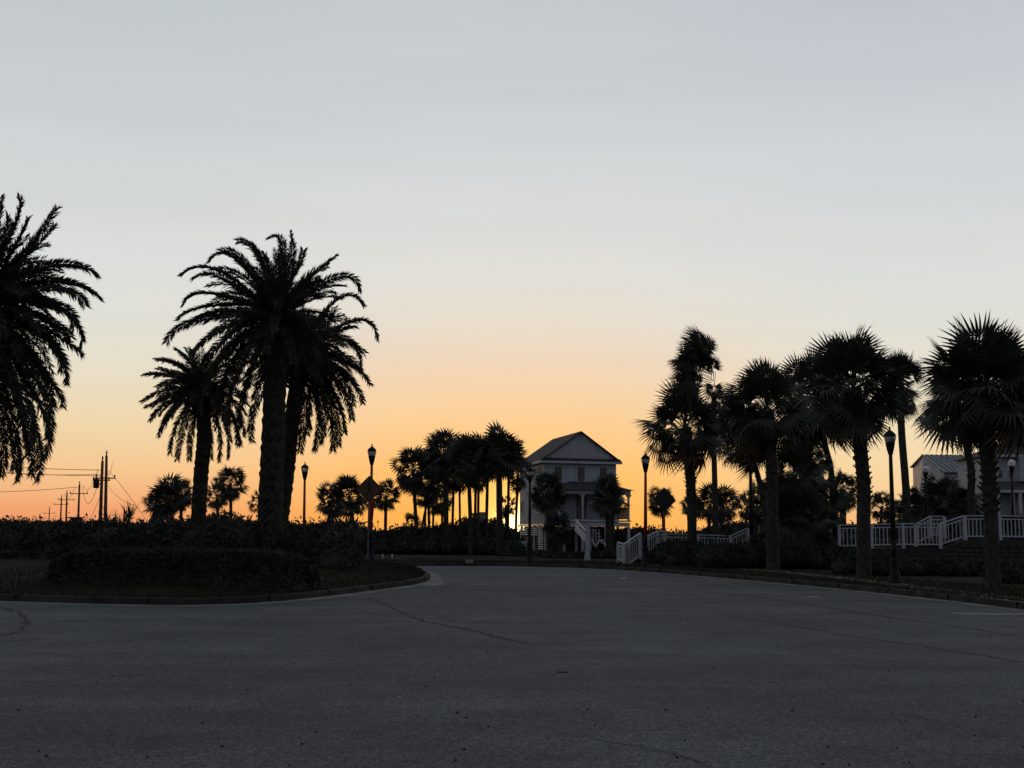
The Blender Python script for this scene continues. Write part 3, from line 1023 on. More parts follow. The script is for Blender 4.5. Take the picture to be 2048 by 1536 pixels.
# mid distance palms, right
MR = 'distant palmettos seen right of the house'
for i, (bx, x, y, r, D, n, lb) in enumerate(((1327, 1322, 1003, 31, 118, 26, 'round distant palmetto behind the dark diamond sign'),
                                             (1378, 1381, 1010, 26, 120, 20, 'distant palmetto mostly behind the leftmost roadside palmetto trunk'),
                                             (1418, 1421, 1008, 36, 112, 24, 'distant palmetto left of the windblown palm trunk'),
                                             (1444, 1446, 1010, 38, 116, 24, 'distant palmetto right of the windblown palm trunk'),
                                             (1492, 1496, 1012, 32, 110, 22, 'distant palmetto beside the dark lamp post'),
                                             (1520, 1522, 1000, 36, 108, 22, 'distant palmetto behind the gap left of the thick palmetto'),
                                             (1762, 1764, 1012, 30, 115, 22, 'small distant palmetto between bushy palmetto and lamp post'),
                                             (1800, 1800, 1022, 30, 118, 20, 'small distant palmetto right of the dark lamp post'))):
    fan_palm(lb, D, bx, 0.1, [(bx, 1040)], (x, y), r, n, 7, 0, 0, 70 + i, far_=True, group=MR)
# palms in front of the house
HP = 'palmettos in front of the raised house'
fan_palm('palmetto in front of the left half of the blue-grey house', 78, 1099, 0.15, [(1098, 1070)], (1096, 985), 40, 34, 12, 0, 0, 90, group=HP, squash=(0.95, 1.0))
fan_palm('palmetto in front of the right porch corner of the blue-grey house', 78, 1216, 0.15, [(1217, 1070)], (1216, 990), 39, 34, 13, 0, 0, 91, group=HP, squash=(0.95, 1.0))
fan_palm('second slim palmetto close behind the one at the right porch corner', 80, 1226, 0.15, [(1225, 1070)], (1226, 1000), 30, 22, 7, 0, 0, 92, group=HP)
fan_palm('low stemless palmetto below the left house palmetto', 77, 1120, 0.15, [], (1118, 1055), 31, 34, 12, 0, 0, 93, group=HP, el=(88, -60))
# cluster left of the house, against the sunset
CL = 'palmettos clustered against the sunset'
for i, (bx, x, y, r, D, n, tw, lb) in enumerate((
        (832, 826, 938, 42, 88, 34, 8, 'leftmost palmetto of the cluster against the sunset'),
        (858, 856, 962, 34, 92, 24, 6, 'short palmetto in the cluster between leftmost and second tall ones'),
        (892, 890, 908, 46, 84, 40, 12, 'second tall palmetto of the sunset cluster, shaggy trunk'),
        (941, 936, 915, 46, 80, 40, 9, 'middle palmetto of the sunset cluster'),
        (956, 958, 912, 42, 86, 34, 6, 'slim palmetto behind the middle of the sunset cluster'),
        (973, 976, 915, 40, 90, 32, 7, 'palmetto right of the cluster middle with thin trunk'),
        (999, 998, 902, 48, 80, 42, 14, 'tallest thick trunked palmetto at the right of the sunset cluster'),
        (1032, 1036, 945, 32, 92, 22, 6, 'rightmost palmetto of the cluster overlapping the house wall'),
        (866, 868, 1000, 24, 98, 18, 5, 'lowest small palmetto inside the sunset cluster'),
        (905, 908, 950, 36, 94, 26, 6, 'lower palmetto crown behind the shaggy trunk'),
        (850, 852, 990, 26, 99, 22, 5, 'small low palmetto at the left foot of the cluster'),
        (884, 884, 1004, 24, 100, 20, 5, 'small low palmetto beside the shaggy trunk'),
        (1012, 1012, 1010, 22, 100, 18, 5, 'small low palmetto close left of the house'),
        (845, 872, 930, 40, 90, 30, 5, 'palmetto filling between leftmost and second tall cluster palms'),
        (920, 918, 925, 38, 96, 30, 5, 'palmetto filling between shaggy trunk and cluster middle'),
        (950, 952, 940, 38, 97, 28, 6, 'lower palmetto crown behind the cluster middle'),
        (1016, 1018, 915, 40, 95, 30, 6, 'spiky palmetto leaning right above the house eave'))):
    fan_palm(lb, D, bx, 0.12, [(bx, 1050)], (x, y), r, n, tw, 0, 0, 100 + i, group=CL, el=(88, -72), dead=2)
fan_palm('little stemless palmetto under the leftmost cluster palm', 84, 822, 0.3, [], (824, 1046), 20, 20, 6, 0, 0, 120, far_=True)
# left groups
LG = 'distant palmettos behind the left island'
for i, (bx, x, y, r, D, n, tw, lb) in enumerate((
        (662, 660, 1000, 32, 82, 30, 14, 'distant palmetto with thick dark trunk left of the small white lamp'),
        (706, 698, 992, 38, 86, 34, 9, 'distant palmetto between the small white lamp and the yellow sign'),
        (771, 772, 990, 28, 88, 28, 7, 'distant palmetto with thin trunk right of the yellow sign'),
        (743, 748, 996, 22, 92, 16, 5, 'small palmetto crown behind the yellow sign'),
        (345, 338, 998, 44, 72, 34, 9, 'broad palmetto clump left of the smaller date palm trunk'),
        (362, 362, 988, 30, 74, 24, 7, 'palmetto at the right end of the broad clump'),
        (325, 318, 1012, 30, 74, 24, 7, 'lower palmetto at the left end of the broad clump'),
        (462, 461, 965, 34, 76, 30, 7, 'taller palmetto between smaller date palm and double palm'),
        (436, 434, 988, 28, 78, 24, 7, 'shorter palmetto right behind the smaller date palm trunk'),
        (518, 518, 1002, 20, 80, 16, 6, 'palmetto peeking out left of the double palm trunk'))):
    fan_palm(lb, D, bx, 0.12, [(bx, 1050)], (x, y), r, n, tw, 0, 0, 130 + i, group=LG, el=(88, -62), dead=1)

# palms near right houses
for i, (x, y, r, D, lb) in enumerate(((1885, 1000, 48, 88, 'bushy palm in front of the white house with a metal roof'),
                                      (1822, 1012, 34, 86, 'small palm at the left corner of the white metal roofed house'),
                                      (1925, 1010, 36, 84, 'shaggy palm between the two white houses'))):
    fan_palm(lb, D, x, 1.0, [], (x, y), r, 36, 12, 0, 0, 160 + i, far_=False, group='shrubby palms by the white houses', el=(88, -60), dead=0)

# yucca with sword leaves at the left
random.seed(5)
yb = GD(238, 52, 0.6)
t = thing('yucca_plant', 'spiky yucca with sword leaves rising from the left shrub bank', 'plant', yb)
hp = P(232, 1052, 52) - yb
MB().tube([(0, 0, -0.4), hp * 0.5, hp], [0.12, 0.1, 0.09], 8).obj('stem', MT['twig'], t)
sword = MB()
for a, b in (((0, 0, 0), (0, 0.5, 0.01)),):
    sword.add([(-0.02, 0, 0), (0.02, 0, 0), (0.028, 0.45, 0.01), (0, 1.0, 0), (-0.028, 0.45, 0.01), (0, 0.4, -0.02)], [(0, 1, 2, 5), (0, 5, 4), (5, 2, 3, 4)])
sme = sword.mesh('sword_leaf', MT['fan'])
for i in range(64):
    a = i * 2.4
    e = math.radians(random.uniform(0, 85))
    d = Vector((math.cos(a) * math.cos(e), math.sin(a) * math.cos(e), math.sin(e)))
    o = mk('sword_leaf', sme, t)
    o.location = hp + Vector((random.uniform(-.45, .45), random.uniform(-.2, .2), random.uniform(-.3, .1)))
    o.rotation_mode = 'QUATERNION'
    o.rotation_quaternion = d.to_track_quat('Y', 'Z')
    k = random.uniform(0.6, 1.15)
    o.scale = (k, k, k)
t2 = thing('yucca_plant', 'taller tuft of sword leaves at the right of the spiky yucca', 'plant', GD(258, 52, 0.6))
hp = P(258, 1040, 52) - t2.location
MB().tube([(0, 0, -0.4), hp * 0.5, hp], [0.1, 0.08, 0.07], 8).obj('stem', MT['twig'], t2)
for i in range(22):
    a = i * 2.4
    e = math.radians(random.uniform(45, 88))
    d = Vector((math.cos(a) * math.cos(e), math.sin(a) * math.cos(e), math.sin(e)))
    o = mk('sword_leaf', sme, t2)
    o.location = hp
    o.rotation_mode = 'QUATERNION'
    o.rotation_quaternion = d.to_track_quat('Y', 'Z')
    k = random.uniform(0.7, 1.0)
    o.scale = (k, k, k)

# ------------------------------------------------------------------ hedges and shrub masses
def ridge(name, outline, D, depth, label, cat, leaf=0.12, step=None, z0=0.1, m='shrub', kind=None, group=None, dens=34, jit=0.08, twigs=0.15, base_jit=0.0):
    """outline: [(px, top py)]; a row of overlapping leafy lumps whose tops follow it."""
    random.seed(sum(map(ord, label)))
    xs = [o[0] for o in outline]
    ys = [o[1] for o in outline]
    px = xs[0]
    blobs = []
    while px <= xs[-1]:
        y = float(np.interp(px, xs, ys))
        d = D + random.uniform(-.5, .5) * depth * 0.4
        top = P(px, y, d)
        h = max(top.z - z0, 0.3)
        wd = max(0.45, min(h * 0.55, 1.5 * D / 60)) * random.uniform(0.8, 1.15)
        hh = h * random.uniform(1 - jit, 1 + jit * 0.3)
        blobs.append((top.x, d, z0 + hh * 0.42, wd, depth / 2, hh * 0.56))
        if h > 1.2:
            blobs.append((top.x + random.uniform(-.3, .3), d - depth * 0.25, z0 + hh * 0.2, wd, depth / 2, hh * 0.42))
        px += (step or wd * 0.9 * F / D)
    o = blob_mass(name, blobs, MT[m], leaf, dens, twigs=twigs)
    if kind:
        o['kind'] = kind
        o['label'] = label
        o['category'] = cat
    else:
        tag(o, label, cat, group)
    return o

# clipped hedge on the island
def clipped_hedge(name, label, p_left, p_right, z0, ztop, depth, nleaf, leaf=0.07):
    mb = MB()
    a, b = p_left, p_right
    n = 26
    V, Fc = [], []
    prof = []
    K = 14
    for j in range(K + 1):
        th = math.pi * j / K
        c_, s_ = math.cos(th), math.sin(th)
        e = 0.42
        prof.append((-(abs(c_) ** e) * math.copysign(1, c_), abs(s_) ** e))
    for i in range(n + 1):
        u = i / n * 2 - 1
        k = (1 - abs(u) ** 5) ** 0.45
        q = a.lerp(b, i / n)
        q = q + Vector((0, -0.9 * (1 - u * u), 0))
        for (py_, pz) in prof:
            V.append((q.x, q.y + py_ * depth / 2 * (0.25 + 0.75 * k), z0 + (ztop - z0) * pz * (0.35 + 0.65 * k)))
    m_ = K + 1
    for i in range(n):
        for j in range(K):
            p0 = i * m_ + j
            Fc.append((p0, p0 + m_, p0 + m_ + 1, p0 + 1))
    Fc.append(tuple(range(m_)))
    Fc.append(tuple(n * m_ + j for j in reversed(range(m_))))
    mb.add(V, Fc, True)
    t = thing(name, label, 'hedge', (0, 0, 0))
    mb.obj('core', MT['hedge'], t)
    V = np.array([tuple(v) for v in V])
    C = []
    fq = [f for f in Fc if len(f) == 4]
    for _ in range(nleaf):
        f = fq[random.randrange(len(fq))]
        s_, r_ = random.random(), random.random()
        C.append((V[f[0]] * (1 - s_) + V[f[1]] * s_) * (1 - r_) + (V[f[3]] * (1 - s_) + V[f[2]] * s_) * r_)
    LV, LF = leaf_quads(np.array(C), leaf)
    o = mk('foliage', np_mesh('foliage', LV, LF, MT['hedge']), t, 'stuff')
    return t
clipped_hedge('hedge', 'long clipped rounded hedge in front on the left island', GD(112, 31.0, 0.2), GD(630, 31.0, 0.2), 0.12, 1.07, 2.6, 26000)

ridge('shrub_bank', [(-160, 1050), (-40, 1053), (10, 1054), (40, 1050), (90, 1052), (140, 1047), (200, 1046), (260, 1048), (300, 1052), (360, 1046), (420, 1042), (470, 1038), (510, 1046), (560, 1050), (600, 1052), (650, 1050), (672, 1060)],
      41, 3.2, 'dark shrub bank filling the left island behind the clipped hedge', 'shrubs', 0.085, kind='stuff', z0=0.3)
ridge('shrub_bank', [(-160, 1046), (0, 1047), (40, 1044), (100, 1049), (190, 1045), (300, 1050), (420, 1030), (450, 1030), (480, 1036), (520, 1040), (600, 1046)],
      66, 5, 'further shrub bank whose ragged top meets the sky at the left', 'shrubs', 0.11, kind='stuff', twigs=0.4)
ridge('shrub', [(612, 1068), (640, 1046), (670, 1040), (700, 1043), (718, 1062), (728, 1090)], 70, 4, 'rounded dark shrub beside the yellow sign, left of it', 'shrub', 0.11)
ridge('shrub', [(755, 1090), (775, 1066), (800, 1054), (830, 1052), (862, 1058)], 90, 5, 'dark shrub row right of the yellow sign', 'shrub', 0.13)
ridge('shrub', [(850, 1066), (875, 1052), (900, 1050), (920, 1056)], 92, 5, 'dark shrub under the second tall cluster palmetto', 'shrub', 0.13)
ridge('shrub', [(905, 1048), (922, 1036), (940, 1040), (950, 1056)], 94, 4, 'small shrub silhouetted against the glow between cluster trunks', 'shrub', 0.13)
ridge('shrub', [(940, 1056), (965, 1040), (985, 1034), (1000, 1044), (1018, 1060), (1036, 1078), (1050, 1090)], 96, 4, 'dark shrub left of the house, sloping down toward the fence', 'shrub', 0.13)
ridge('shrub_bank', [(660, 1078), (760, 1082), (860, 1076), (960, 1078), (1040, 1088)], 84, 5, 'low dark undergrowth below the sunset palms', 'shrubs', 0.12, kind='stuff')
ridge('treeline', [(-200, 1046), (200, 1049), (500, 1054), (730, 1064), (760, 1066), (900, 1062), (1020, 1068), (1300, 1062), (1360, 1070), (1400, 1070), (1500, 1064), (1800, 1062), (2300, 1062)], 230, 14, 'far line of scrub along the horizon', 'shrubs', 0.5, kind='stuff', z0=-0.5, dens=30)
# right hand hedges
ridge('hedge', [(1092, 1110), (1160, 1106), (1240, 1103), (1262, 1110)], 74, 2.5, 'dark hedge at the foot of the blue-grey house', 'hedge', 0.085, m='hedge')
ridge('hedge', [(1008, 1110), (1040, 1107), (1090, 1112)], 80, 2.5, 'low dark hedge under the white fence left of the house', 'hedge', 0.085, m='hedge')
ridge('shrub', [(1234, 1062), (1262, 1056), (1285, 1052), (1310, 1060), (1322, 1070)], 100, 4, 'shrub behind the left stair railing', 'shrub', 0.13)
ridge('shrub', [(1308, 1066), (1322, 1058), (1332, 1068)], 90, 3, 'small shrub under the dark diamond sign', 'shrub', 0.13)
ridge('shrub', [(1356, 1076), (1368, 1064), (1380, 1068)], 92, 3, 'small shrub left of the leftmost roadside palmetto trunk', 'shrub', 0.13)
ridge('hedge', [(1334, 1084), (1360, 1078), (1400, 1080), (1412, 1092)], 60, 2.5, 'block of dark hedge around the leftmost roadside palmetto trunk', 'hedge', 0.075, m='hedge')
ridge('shrub', [(1400, 1064), (1440, 1050), (1480, 1046), (1520, 1044), (1560, 1048)], 95, 5, 'long dark shrub behind the sloping white railing', 'shrub', 0.12)
ridge('hedge', [(1418, 1090), (1480, 1086), (1560, 1088), (1640, 1094), (1700, 1098)], 55, 2.6, 'long low dark hedge along the right verge', 'hedge', 0.075, m='hedge')
ridge('shrub', [(1566, 1000), (1590, 968), (1620, 972), (1640, 1000), (1660, 1040), (1690, 1060)], 60, 3, 'tall dark shrub forming the heart of the thicket', 'shrub', 0.1)
ridge('hedge', [(1690, 1112), (1780, 1116), (1860, 1120), (1960, 1126), (2100, 1128)], 47, 2.2, 'dark hedge in front of the stone wall', 'hedge', 0.075, m='hedge')
ridge('hedge', [(2010, 1138), (2050, 1128), (2120, 1126)], 40, 2.0, 'rounded dark shrub at the right edge behind the largest palmetto', 'hedge', 0.075, m='hedge')
ridge('shrub', [(1850, 1008), (1870, 990), (1890, 978), (1915, 982), (1935, 1000)], 92, 4, 'tall dark shrub hiding the foot of the white metal roofed house', 'shrub', 0.18, z0=1.0)
ridge('shrub_bank', [(1700, 1052), (1760, 1046), (1820, 1040), (1860, 1034), (1930, 1034), (2000, 1030), (2110, 1036)], 82, 4, 'dark undergrowth behind the white railing at the right', 'shrubs', 0.12, kind='stuff', z0=0.8)

# bare twigs poking above the left bank
def twig_plant(px, D, z0, hpx, label, n=9):
    b0 = GD(px, D, z0)
    t = thing('twiggy_bush', label, 'bush', b0, 0, 'twiggy bushes above the shrub banks')
    mb = MB()
    lf = []
    for i in range(n):
        a = random.uniform(-1, 1)
        h = (HY(px) - hpx) / F * D + CAM.z - z0
        tip = Vector((a * 0.8, random.uniform(-.5, .5), h * random.uniform(0.75, 1.02)))
        m1 = tip * 0.5 + Vector((random.uniform(-.15, .15), 0, 0.1))
        mb.tube([(0, 0, 0), m1, tip], [0.02, 0.014, 0.006], 4)
        for _ in range(10):
            s_ = random.uniform(0.55, 1)
            lf.append(tuple(m1.lerp(tip, (s_ - .5) * 2) + Vector((random.uniform(-.12, .12), 0, random.uniform(-.1, .1)))))
    mb.obj('stems', MT['twig'], t, 'stuff')
    V, Fq = leaf_quads(np.array(lf), 0.05)
    mk('foliage', np_mesh('foliage', V, Fq, MT['shrub']), t, 'stuff')
twig_plant(28, 64, 0.6, 1034, 'thin twiggy bush at the far left skyline')
twig_plant(52, 64, 0.6, 1036, 'second thin twiggy bush right of the far left one')
twig_plant(590, 58, 0.6, 1036, 'leafy twigs just left of the left red-tinted lamp post', 7)
twig_plant(620, 58, 0.6, 1034, 'leafy twigs just right of the left red-tinted lamp post', 7)

# ------------------------------------------------------------------ street lamps
def lamp(label, px, D, z0, toppx, pole='black', group='ornamental street lamps'):
    b0 = GD(px[0], D, z0)
    top = P(px[1], toppx, D)
    t = thing('street_lamp', label, 'street lamp', b0, 0, group)
    H = top.z - z0
    k = H / 5.4
    dx = top.x - b0.x
    t.rotation_euler = (0, math.atan2(dx, H), 0)
    def L(prof):
        return [(r * k, z * k) for r, z in prof]
    MB().lathe(L([(0.26, -0.05), (0.26, 0.06), (0.2, 0.1), (0.19, 0.3), (0.14, 0.42), (0.12, 0.75), (0.145, 0.8), (0.10, 0.9)]), 14).obj('base', MT['black'], t)
    zr = 1.45
    MB().lathe(L([(0.095, 0.9), (0.09, zr)]), 12).obj('lower_pole', MT['black'], t)
    MB().lathe(L([(0.088, zr), (0.062, 4.42)]), 12).obj('pole', MT['halation_pole' if pole == 'red' else 'black'], t)  # red here is painted sky halation, ending above the dark lower pole
    MB().lathe(L([(0.068, 4.40), (0.10, 4.44), (0.085, 4.48), (0.11, 4.52), (0.15, 4.72), (0.165, 4.80), (0.175, 4.82)]), 14).obj('lamp_cup', MT['black'], t)
    g = MB().lathe(L([(0.15, 4.82), (0.19, 4.90), (0.205, 4.99), (0.19, 5.04)]), 14).obj('globe', MT['lit_globe' if pole == 'pale' else 'globe'], t)
    MB().lathe(L([(0.215, 5.035), (0.215, 5.07), (0.17, 5.15), (0.10, 5.21), (0.05, 5.25)]), 14).obj('cap', MT['lit_globe' if pole == 'pale' else 'black'], t)  # pale caps have the front light painted into their colour
    MB().lathe(L([(0.045, 5.25), (0.02, 5.28), (0.045, 5.31), (0.03, 5.34), (0.004, 5.41)]), 8).obj('finial', MT['black'], t)
    return t
lamp('street lamp with halation-red pole left of the yellow sign, behind the island shrubs', (607, 610), 62, 0.1, 923, 'red')
lamp('street lamp with halation-red pole directly behind the yellow diamond sign', (741, 744), 63, 0.15, 887, 'red')
lamp('street lamp with halation-red pole between the house and the dark diamond sign', (1291, 1291), 58, 0.15, 903, 'red')
lamp('dark street lamp standing before the left wall of the house', (1059, 1060), 61, 0.15, 930)
lamp('dark street lamp with its head hidden in palm leaves', (1504, 1500), 54.5, 0.15, 884)
lamp('tallest dark street lamp by the bushy palmetto', (1790, 1779), 38.5, 0.15, 852)
lamp('street lamp with globe coloured as front-lit before the white metal roofed house', (1852, 1851), 64, 1.1, 927, 'pale')
lamp('street lamp with globe coloured as front-lit before the right edge house', (2027, 2023), 60, 1.1, 914, 'pale')
lamp('small distant street lamp coloured as front-lit left of the yellow sign', (694, 693), 120, 0.1, 1006, 'pale')
lamp('tiny far street lamp seen right of the yellow sign', (756, 756), 200, 0.1, 1040)

# ------------------------------------------------------------------ signs
def ruby(mb, pts, th, y):
    n = len(pts)
    vs = [(x, y, z) for x, z in pts] + [(x, y + th, z) for x, z in pts]
    mb.add(vs, [tuple(range(n)), tuple(range(2 * n - 1, n - 1, -1))] + [(i + n, (i + 1) % n + n, (i + 1) % n, i) for i in range(n)])
def diamond_sign(label, px, D, z0, cpy, half, rz, front):
    b0 = GD(px, D, z0)
    t = thing('diamond_sign', label, 'road sign', b0, rz)
    zc = P(px, cpy, D).z - z0
    MB().box(-0.035, 0.035, 0.012, 0.06, -0.1, zc + half * 0.7).obj('post', MT['grey'] if front else MT['halation_pole'], t)  # rear-view post also wears the painted halation red
    r = half * 0.08
    pts = [(0, half), (-half * .06, half * .97), (-half * .97, half * .06), (-half, 0), (-half * .97, -half * .06), (-half * .06, -half * .97), (0, -half), (half * .06, -half * .97), (half * .97, -half * .06), (half, 0), (half * .97, half * .06), (half * .06, half * .97)]
    mb = MB()
    ruby(mb, [(x, z + zc) for x, z in pts], 0.008, 0.0)
    pl = mb.obj('sign_plate', MT['sign'] if front else MT['alu'], t)
    if front:
        mb = MB()
        h = half
        k1, k2 = 0.93, 0.88
        for s1, s2 in (((0, 1), (1, 0)), ((1, 0), (0, -1)), ((0, -1), (-1, 0)), ((-1, 0), (0, 1))):
            ruby(mb, [(s1[0] * h * k1, s1[1] * h * k1 + zc), (s1[0] * h * k2, s1[1] * h * k2 + zc), (s2[0] * h * k2, s2[1] * h * k2 + zc), (s2[0] * h * k1, s2[1] * h * k1 + zc)], 0.002, -0.004)
        mb.obj('border', MT['signblack'], pl)
        mb = MB()
        def pl_(pts_):
            ruby(mb, [(x * h, z * h + zc) for x, z in pts_], 0.002, -0.005)
        pl_([(0.1 * math.cos(a), 0.52 + 0.1 * math.sin(a)) for a in [i * math.pi / 6 for i in range(12)]])
        pl_([(-0.10, 0.40), (0.08, 0.40), (0.10, 0.0), (-0.08, 0.0)])
        pl_([(-0.08, 0.02), (0.03, 0.02), (-0.16, -0.5), (-0.27, -0.5)])
        pl_([(0.0, 0.02), (0.10, 0.02), (0.26, -0.5), (0.14, -0.5)])
        pl_([(-0.10, 0.38), (-0.05, 0.28), (-0.24, 0.02), (-0.30, 0.06)])
        pl_([(0.06, 0.38), (0.30, 0.14), (0.25, 0.08), (0.04, 0.26)])
        mb.obj('walking_figure', MT['signblack'], pl)
    return t
diamond_sign('yellow diamond pedestrian crossing sign in front of a red-tinted lamp post', 735, 56, 0.15, 978, 0.60, 0.0, True)
diamond_sign('dark diamond sign seen from behind, overlapping a round distant palm', 1330, 64, 0.15, 1000, 0.64, 0.30, False)

# small bollards and markers on the far side
def bollard(px, py, h, w, label, D=None):
    p = G(px, py, 0.15)
    t = MB().lathe([(w, 0), (w, h * 0.85), (w * 0.7, h), (0.004, h * 1.02)], 8).obj('marker_post', MT['litter'])
    t.location = p
    tag(t, label, 'post', 'small pale marker posts beyond the island')
bollard(681, 1117, 0.22, 0.09, 'short pale utility stub left of the yellow sign pole')
bollard(765, 1119, 0.28, 0.05, 'thin pale marker post right of the yellow sign, left one of two')
bollard(784, 1119, 0.28, 0.05, 'thin pale marker post right of the yellow sign, right one of two')
def slab(px0, px1, py, h, label, cat='block', d=0.5):
    a, b = G(px0, py, 0.15), G(px1, py, 0.15)
    t = MB().box(0, (b - a).length, 0, d, 0, h).obj('concrete_block', MT['gutter'])
    t.location = a
    tag(t, label, cat)
slab(931, 945, 1126.5, 0.14, 'low concrete drain block on the far kerb below the palm cluster')
slab(959, 966, 1103, 0.12, 'pale flat block on the ground behind the palm cluster')

# ------------------------------------------------------------------ utility poles and wires
def upole(label, px0, px1, D, top, arms, h_tr=False, arm=1.2):
    b0 = GD(px0, D, 0)
    t = thing('utility_pole', label, 'utility pole', b0, 0, 'utility poles receding at the left')
    tp = P(px1, top, D) - b0
    H = tp.z
    MB().tube([(0, 0, -0.5), tp], [0.24, 0.15], 9).obj('pole', MT['wood'], t)
    ins = MB()
    for a in arms:
        c_ = tp * ((H - a) / H)
        MB().box(c_.x - arm, c_.x + arm, c_.y - 0.26, c_.y - 0.16, c_.z - 0.07, c_.z + 0.07).obj('crossarm', MT['wood'], t)
        for s_ in (-arm + 0.12, arm - 0.12):
            im = MB()
            im.tube([(c_.x + s_, c_.y - 0.21, c_.z + 0.07), (c_.x + s_, c_.y - 0.21, c_.z + 0.2), (c_.x + s_, c_.y - 0.21, c_.z + 0.42)], [0.05, 0.11, 0.05], 6)
            im.obj('insulator', MT['grey'], t)
    MB().tube([tp, tp + Vector((0, 0, 0.35)), tp + Vector((0, 0, 0.6))], [0.06, 0.12, 0.04], 6).obj('insulator', MT['grey'], t)
    if h_tr:
        c_ = tp * ((H - 3.1) / H) + Vector((-0.62, 0, 0))
        MB().lathe([(0.30, 0), (0.33, 0.05), (0.33, 0.95), (0.25, 1.05), (0.08, 1.1), (0.06, 1.4)], 12).obj('transformer', MT['black'], t).location = c_
        MB().box(c_.x, c_.x + 0.6, c_.y - .05, c_.y + .05, c_.z + 0.4, c_.z + 0.55).obj('bracket', MT['black'], t)
    return t, b0 + tp
p1, t1 = upole('near utility pole with the transformer can, left one of the tall pair', 199, 205, 140, 922, [2.2], True, 1.0)
p2, t2_ = upole('tallest utility pole, right one of the tall pair', 210, 213, 146, 911, [2.7], False, 1.2)
p3, t3 = upole('utility pole just left of the tall pair, second tallest', 155, 159, 215, 969, [1.6], False, 1.6)
p4, t4 = upole('third utility pole going left', 131, 134, 270, 985, [1.6], False, 1.8)
p5, t5 = upole('fourth utility pole going left, close beside the third', 120, 123, 300, 994, [1.8], False, 1.8)
p6, t6 = upole('fifth, smaller utility pole going left', 97, 99, 420, 1016, [1.8], False, 2.0)
p7, t7 = upole('farthest tiny utility pole at the left', 79, 80, 560, 1028, [1.8], False, 2.0)
def wire(a, b, sag, label, r=0.03, n=14):
    pts = []
    for i in range(n + 1):
        u = i / n
        q = a.lerp(b, u)
        pts.append((q.x, q.y, q.z - sag * 4 * u * (1 - u)))
    o = MB().tube(pts, r, 4, False).obj('power_line', MT['wire'])
    tag(o, label, 'cable', 'overhead cables at the left')
wire(P(205, 940, 140), P(-260, 905, 120), 0.4, 'upper overhead cable running left from the near pole', 0.03)
wire(P(205, 951, 140), P(-260, 914, 120), 0.5, 'middle overhead cable running left from the near pole', 0.03)
wire(P(205, 948, 140.5), P(-260, 919, 121), 0.6, 'lower overhead cable running left from the near pole', 0.025)
wire(P(157, 974, 215), P(-260, 982, 190), 0.6, 'single overhead cable running left from the second tallest pole', 0.04)
wire(P(196, 938, 140), P(167, 971, 215), 1.5, 'sagging cable joining near pole and second tallest pole', 0.035)
wire(P(200, 953, 140), P(165, 974, 215), 3.0, 'deeper sagging cable joining near pole and second tallest pole', 0.035)
wire(P(206, 975, 140), P(155, 1018, 215), 3.0, 'low cable sagging from the tall pair toward the left', 0.03)
wire(P(150, 975, 215), P(128, 987, 270), 1.5, 'cable between second tallest and third utility pole', 0.04)
wire(P(216, 940, 146), P(292, 1040, 120), -0.2, 'guy wire slanting down right from the tallest pole', 0.03)
wire(P(216, 972, 146), P(268, 1010, 120), 0.4, 'lower guy wire right of the tallest pole', 0.025)
wire(P(225, 925, 146), P(215, 945, 140), 0.8, 'short looped jumper cable at the top of the tall pair', 0.025, 8)
b_ = thing('signboard', 'plain dark board on posts on the left skyline below the utility poles', 'signboard', GD(150, 70, 0.1))
zz = P(150, 1034, 70).z - 0.1
MB().box(-0.31, 0.31, -0.04, 0.04, zz - 0.6, zz).obj('board', MT['black'], b_)
for s_ in (-.22, .22):
    MB().box(s_ - .04, s_ + .04, 0.05, 0.12, -0.1, zz - 0.1).obj('post', MT['black'], b_)

# ------------------------------------------------------------------ railings
def rail_run(label, pts, group='white railings', hgt=1.05, spacing=0.165, posts=True, name='railing', postw=0.125, skirt=False, pick=True, bal=0.036, cap=False):
    """pts: list of world points at the railing foot."""
    base = pts[0].copy()
    t = thing(name, label, 'railing', base, 0, group)
    P_ = [p - base for p in pts]
    up_ = Vector((0, 0, 1))
    bme = MB().box(-bal / 2, bal / 2, -bal / 2, bal / 2, 0, hgt - 0.14).mesh('baluster', MT['white'])
    pme = MB()
    pme.box(-postw / 2, postw / 2, -postw / 2, postw / 2, -0.08, hgt - 0.05)
    pme = pme.mesh('post', MT['white'])
    for i, p in enumerate(P_):
        if posts:
            o = mk('post', pme, t)
            o.location = p
    for a, b in zip(P_[:-1], P_[1:]):
        d = b - a
        MB().bar(a + up_ * (hgt - 0.02), b + up_ * (hgt - 0.02), 0.10, 0.05).obj('top_rail', MT['white'], t)
        MB().bar(a + up_ * (hgt - 0.17), b + up_ * (hgt - 0.17), 0.05, 0.05).obj('upper_rail', MT['white'], t)
        MB().bar(a + up_ * 0.10, b + up_ * 0.10, 0.06, 0.06).obj('bottom_rail', MT['white'], t)
        n = int(d.length / spacing)
        for i in range(1, n):
            o = mk('baluster', bme, t)
            o.location = a + d * (i / n) + up_ * 0.08
            o.scale = (1, 1, (hgt - 0.22) / (hgt - 0.14))
    return t
def Z(px, py, D):
    return P(px, py, D)
